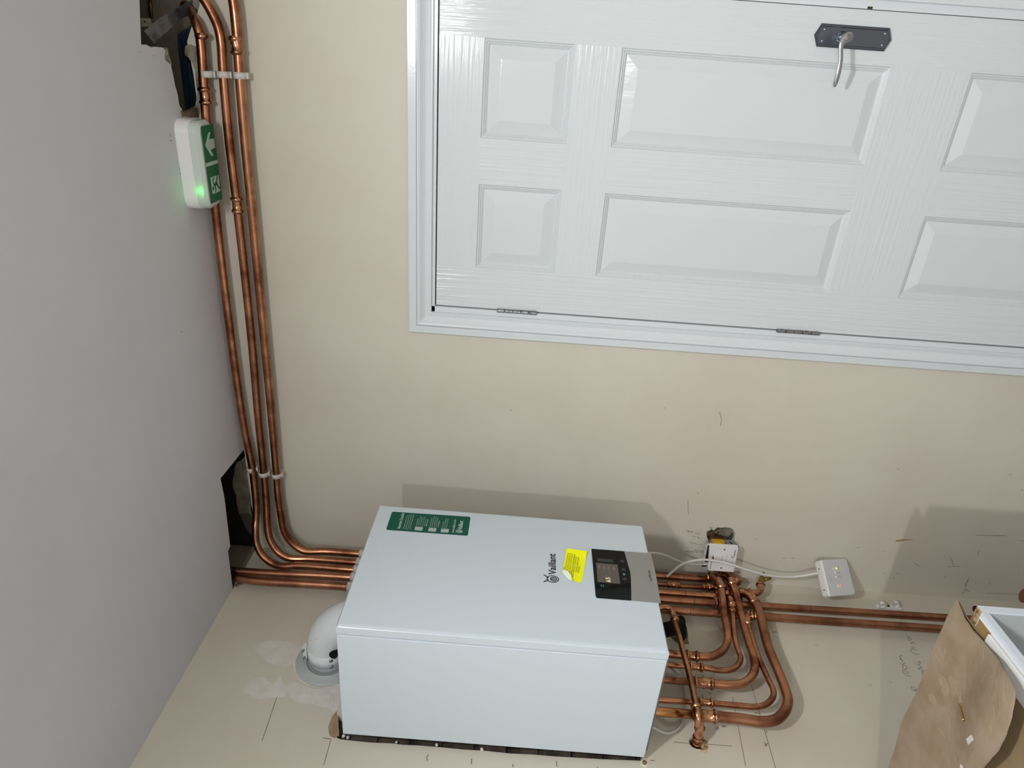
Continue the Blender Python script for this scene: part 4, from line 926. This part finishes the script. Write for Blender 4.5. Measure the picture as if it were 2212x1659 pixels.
# cables
def cable(name, pts, r, label, M=None, n=8):
    return tag(tube(name, [at(*p) for p in pts], r, M or mat('white_flex', 'd2d0cc', .45), None, n, 14), label, 'cable')
cable('cable', [(1380,1188,'y',-.20),(1400,1194,'y',-.17),(1419,1195,'y',-.15),(1441,1201,'y',-.12),(1466,1212,'y',-.09),(1495,1218,'y',-.06),(1527,1219,'y',-.035),(1536,1219,'y',-.030)], .0030, 'thin white flex from the front of the boiler to the spur')
cable('cable', [(1440,1246,'y',-.14),(1457,1231,'y',-.13),(1468,1222,'y',-.12),(1484,1215,'y',-.10),(1505,1210,'y',-.085),(1530,1209.5,'y',-.072),(1552,1213,'y',-.070),(1580,1220,'y',-.070),(1612,1230,'y',-.066),(1650,1241,'y',-.060),(1680,1245.5,'y',-.052),(1705,1246.5,'y',-.045),(1730,1244.5,'y',-.046),(1750,1241,'y',-.049),(1768,1238,'y',-.052)], .0036, 'thick white flex crossing the spur and sagging to the heating receiver')
cable('cable', [(1430,1415,'x',.05),(1449,1441,'x',.03),(1458,1452,'x',.022),(1469,1464,'x',.020),(1476,1480,'x',.018),(1479,1505,'x',.016),(1478.5,1530,'x',.014),(1474,1559,'x',.014),(1465,1573,'x',.016),(1455,1580,'x',.018),(1440,1583,'x',.020),(1425,1578,'x',.024),(1405,1568,'x',.03)], .0036, 'white flex hanging in a loop behind the pipes under the boiler', mat('grey_flex', 'b4b0a9', .5))

# foil tape and clip block in the ceiling hole
ft = thing('foil_strip', 'torn strip of silver foil tape hanging across the ceiling hole', 'tape')
bm = bmesh.new(); N = 22; cols = []
for i in range(N+1):
    t = i/N; u = 322 + 106*t; v = 80 - 74*t - 6*math.sin(t*math.pi); wv = 30 - 10*t
    row = []
    for j in range(7):
        s = j/6 - .5
        row.append(bm.verts.new(at(u + s*wv*.75, v + s*wv*.9 + (random.uniform(-1, 1) if j in (0, 6) else 0), 'z', ZC - .001 - .006*t + random.uniform(-.0012, .0012))))
    cols.append(row)
for a, b in zip(cols, cols[1:]):
    for j in range(6): bm.faces.new((a[j], a[j+1], b[j+1], b[j]))
bmesh.ops.solidify(bm, geom=bm.faces[:], thickness=.0006)
obj('foil', bm, foilm, ft, True)
cb = thing('mounting_block', 'off-white plastic mounting block with a screw, inside the ceiling hole', 'fixing')
slab('block', W3([(306,40),(326,40),(328,52),(322,55),(308,54)], 'z', ZC+.03), (0, 0, .02), mat('aged_white', '9b9788', .6), cb)
slab('block_foot', W3([(307,52),(324,50),(331,57),(308,58)], 'z', ZC+.028), (0, 0, .004), mat('aged_white', '9b9788', .6), cb)
obj('screw', lathe(bmesh.new(), at(312, 47, 'z', ZC+.029), (0, 0, -1), [(0, .002), (.002, .0015)], 10), ink, cb)
# ceiling nicks
cs = bpy.data.objects['ceiling']
strokes('ceiling_mark', [[(366,287),(368,291),(367,297)], [(371,303),(366,305)], [(386,365),(390,364),(391,374),(387,375)], [(388,716),(394,717)], [(330,40+80),(333,121)], [(300,112),(303,113)]], .0012, 'z', ZC, (0, 0, -1), mat('grey_mark', '7f7874', .8), cs)
slab('plaster_crumb', W3([(357,112),(362,103),(364,115),(369,130),(371,140),(364,136),(356,128)], 'z', ZC-.0005), (0, 0, .010), mat('crumb_light', 'a9a398', .9, col2='4e4b44', nscale=120), cs)
slab('plaster_crumb', W3([(390,238),(402,244),(420,236),(430,232),(436,252),(394,256)], 'z', ZC-.0005), (0, 0, .012), block, cs)

# ------------------------------------------------------------------ cabinet, cardboard, bits
CX, CY, CZ_ = .585, -.690, .828
kc = thing('kitchen_cabinet', 'white kitchen base cabinet carcass with raw chipboard top edges, under the cardboard', 'cabinet')
CW = 1.0
bm = bmesh.new(); bx(bm, (.02, CY-.016, .12), (CX, CY, CZ_-.0008)); obj('side_panel', bm, melam, kc)
box('raw_edge', (.02, CY-.0158, CZ_-.0008), (CX-.0012, CY-.0002, CZ_), chip, kc, label='raw chipboard edge')
bm = bmesh.new(); bx(bm, (.02, CY-CW, .12), (CX, CY-CW+.018, CZ_)); obj('side_panel', bm, melam, kc)
box('base_panel', (.02, CY-CW+.018, .12), (CX, CY-.018, .138), melam, kc)
box('back_panel', (.03, CY-CW+.018, .138), (.038, CY-.018, CZ_-.02), melamg, kc)
box('top_rail', (CX-.062, CY-CW+.018, CZ_-.0130), (CX-.0005, CY-.0161, CZ_-.0005), melam, kc)
box('rail_lining', (CX-.056, CY-CW+.018, CZ_-.0004), (CX-.016, CY-.058, CZ_+.0070), whitef, kc, .001)
box('corner_block', (CX-.056, CY-.0575, CZ_-.0004), (CX-.016, CY-.0200, CZ_+.0012), mat('brown_hardboard', '9a7c50', .8), kc)
box('edge_bead', (CX-.014, CY-CW+.018, CZ_-.0004), (CX-.010, CY-.0185, CZ_+.003), whitef, kc, .0008)
box('inner_face', (.04, CY-.0170, .14), (CX-.004, CY-.0161, CZ_-.0132), melamg, kc)
for y in (CY-.06, CY-CW+.06):
    for x in (.08, CX-.06): obj('leg', lathe(bmesh.new(), (x, y, 0), (0, 0, 1), [(0, .022), (.01, .022), (.014, .015), (.12, .015)], 16), blackpl, kc)
def cardsheet(name, label, outl, z, th, bow, M, dz=0):
    # fan-free grid: clip outline polygon by triangulate + subdivide
    t = thing(name, label, 'cardboard')
    bm = bmesh.new(); f = bm.faces.new([bm.verts.new((p[0], p[1], 0)) for p in outl])
    bmesh.ops.triangulate(bm, faces=[f])
    for _ in range(4): 
        bmesh.ops.subdivide_edges(bm, edges=[e for e in bm.edges if e.calc_length() > .035], cuts=1, use_grid_fill=False); bmesh.ops.triangulate(bm, faces=bm.faces[:])
    for v in bm.verts: v.co.z = z + bow(v.co.x, v.co.y)
    g = bmesh.ops.extrude_face_region(bm, geom=bm.faces[:]); vs = [e for e in g['geom'] if isinstance(e, bmesh.types.BMVert)]
    bmesh.ops.translate(bm, verts=vs, vec=(0, 0, -th)); bmesh.ops.recalc_face_normals(bm, faces=bm.faces[:])
    obj('sheet', bm, M, t, False); return t
ZS = .846
def ZP(pts, z, f=None):
    out = []
    for u, v in pts:
        zz_ = z
        for _ in range(8):
            p = at(u, v, 'z', zz_)
            if f: zz_ = zz_*.5 + .5*(z + f(p.x, p.y))
        out.append(p)
    return out
def wav(pts, n, amp):
    out = []
    for i, p in enumerate(pts):
        q = pts[(i+1) % len(pts)]
        for k in range(n):
            t = k/n; out.append((p[0]+(q[0]-p[0])*t+(random.uniform(-amp, amp) if k else 0), p[1]+(q[1]-p[1])*t+(random.uniform(-amp, amp) if k else 0)))
    return out
top_out = wav([(2064.6,1296),(2079.7,1334),(2098,1361),(2126,1392),(2154,1425),(2177,1466),(2189,1494),(2189,1508),(2182,1548),(2170,1587),(2154,1620),(2133,1645),(2121,1659),(2080,1720),(1900,1760),(1900,1685),(1918,1659),(1932,1620),(1946,1563),(1977,1500),(2012,1410),(2045,1333)], 3, .6)
def sm(t): t = max(0, min(1, t)); return t*t*(3-2*t)
def bowtop(x, y):
    return .034*sm((-y-.745)/.14)*sm((x-.22)/.25)
def bowold(x, y):
    # sags towards the near right, far right edge springs up a little
    return 0.0
cardsheet('cardboard_sheet', 'large brown cardboard sheet lying on the cabinet with a nail and white scraps on it', ZP(top_out, ZS, bowtop), ZS, .004, bowtop, card)
low = wav([(2067,1298),(2085,1334),(2097,1347),(2120,1375),(2147,1407),(2173,1437),(2192,1471),(2212,1492),(2290,1640),(2200,1760),(2060,1800),(1985,1700),(2060,1600),(2060,1450),(2060,1350)], 2, .4)
cardsheet('cardboard_sheet', 'second brown cardboard sheet lying beneath the large one, showing at its edge', ZP(low, ZS-.012), ZS-.0145, .003, lambda x, y: 0, mat('under_cardboard', '94805f', .8, col2='857053', nscale=9))
sc = tag(slab('paper_scrap', ZP([(2087,1596),(2098,1587),(2103,1598),(2091,1609)], ZS+.0022, bowtop), (0, 0, -.0008), whitepl), 'square white scrap lying on the cardboard, next to the nail', 'scrap')
sc2 = tag(slab('paper_scrap', ZP([(2074,1650),(2080,1654),(2079,1664),(2073,1662)], ZS+.0022, bowtop), (0, 0, -.0008), whitepl), 'narrow white scrap on the cardboard at the edge of the photo', 'scrap')
na = thing('nail', 'brass-coloured screw nail lying on the large cardboard sheet', 'nail')
a_, b_ = ZP([(2072,1522),(2081.5,1556)], ZS+.0032, bowtop)
bm = bmesh.new(); L = (b_-a_).length; lathe(bm, a_, b_-a_, [(0, .0006), (.004, .0017), (L-.003, .0018), (L-.001, .0036), (L, .0038), (L+.0008, .002)], 14)
obj('shank', bm, mat('yellow_passivated', 'c8ab78', .3, 1), na, True)
palec = mat('pale_cardboard_scratch', 'c2b29c', .8)
def cpatch(pts): 
    Q = cr([Vector((p[0], p[1], 0)) for p in pts + pts[:3]], 5)[5:-10]
    return sheet_with_holes('rubbed_patch', [[p + Vector((0, 0, .0003)) for p in ZP([(q.x + random.uniform(-1, 1), q.y + random.uniform(-1, 1)) for q in Q], ZS, bowtop)]], (0, 0, .0002), mat('rubbed_cardboard', 'a8957f', .8, col2='9d8a72', nscale=50), None)
CS = [o for o in bpy.data.objects if o.name == 'cardboard_sheet'][0]
for pts in ([(2026,1452),(2038,1460),(2048,1475),(2052,1500),(2044,1506),(2034,1490)], [(2052,1458),(2068,1470),(2080,1500),(2078,1518),(2064,1512),(2056,1490)], [(2008,1497),(2018,1500),(2025,1520),(2020,1530),(2010,1520)]):
    cpatch(pts).parent = CS
def cscratch(l, wd, M):
    bm = bmesh.new()
    for pts in l:
        P = [p + Vector((0, 0, .0006)) for p in ZP(pts, ZS, bowtop)]; L = []
        for i, p in enumerate(P):
            t = (P[min(i+1, len(P)-1)] - P[max(i-1, 0)]).normalized(); q = t.cross(Vector((0, 0, 1)))*wd/2
            L.append((bm.verts.new(p+q), bm.verts.new(p-q)))
        for (a, b), (c_, d) in zip(L, L[1:]): bm.faces.new((a, b, d, c_))
    obj('scratch', bm, M, CS)
cscratch([[(2027,1398),(2032,1410),(2039,1421)], [(2042,1404),(2041,1411)], [(2020,1413),(2032,1432)], [(2051,1551),(2052,1575)], [(2033,1468),(2036,1478)], [(2095,1447),(2097,1453)], [(2143,1510),(2133,1535)], [(1956,1634),(1962,1655)], [(2030,1573),(2040,1590)], [(2139,1568),(2142,1582)], [(2032,1430),(2033,1436)], [(2129,1456),(2118,1480)]], .0012, palec)
cscratch([[(2077,1615),(2074,1624),(2076,1630)], [(2076,1616),(2079,1621)], [(2072,1636),(2070,1645)]], .002, scuff)
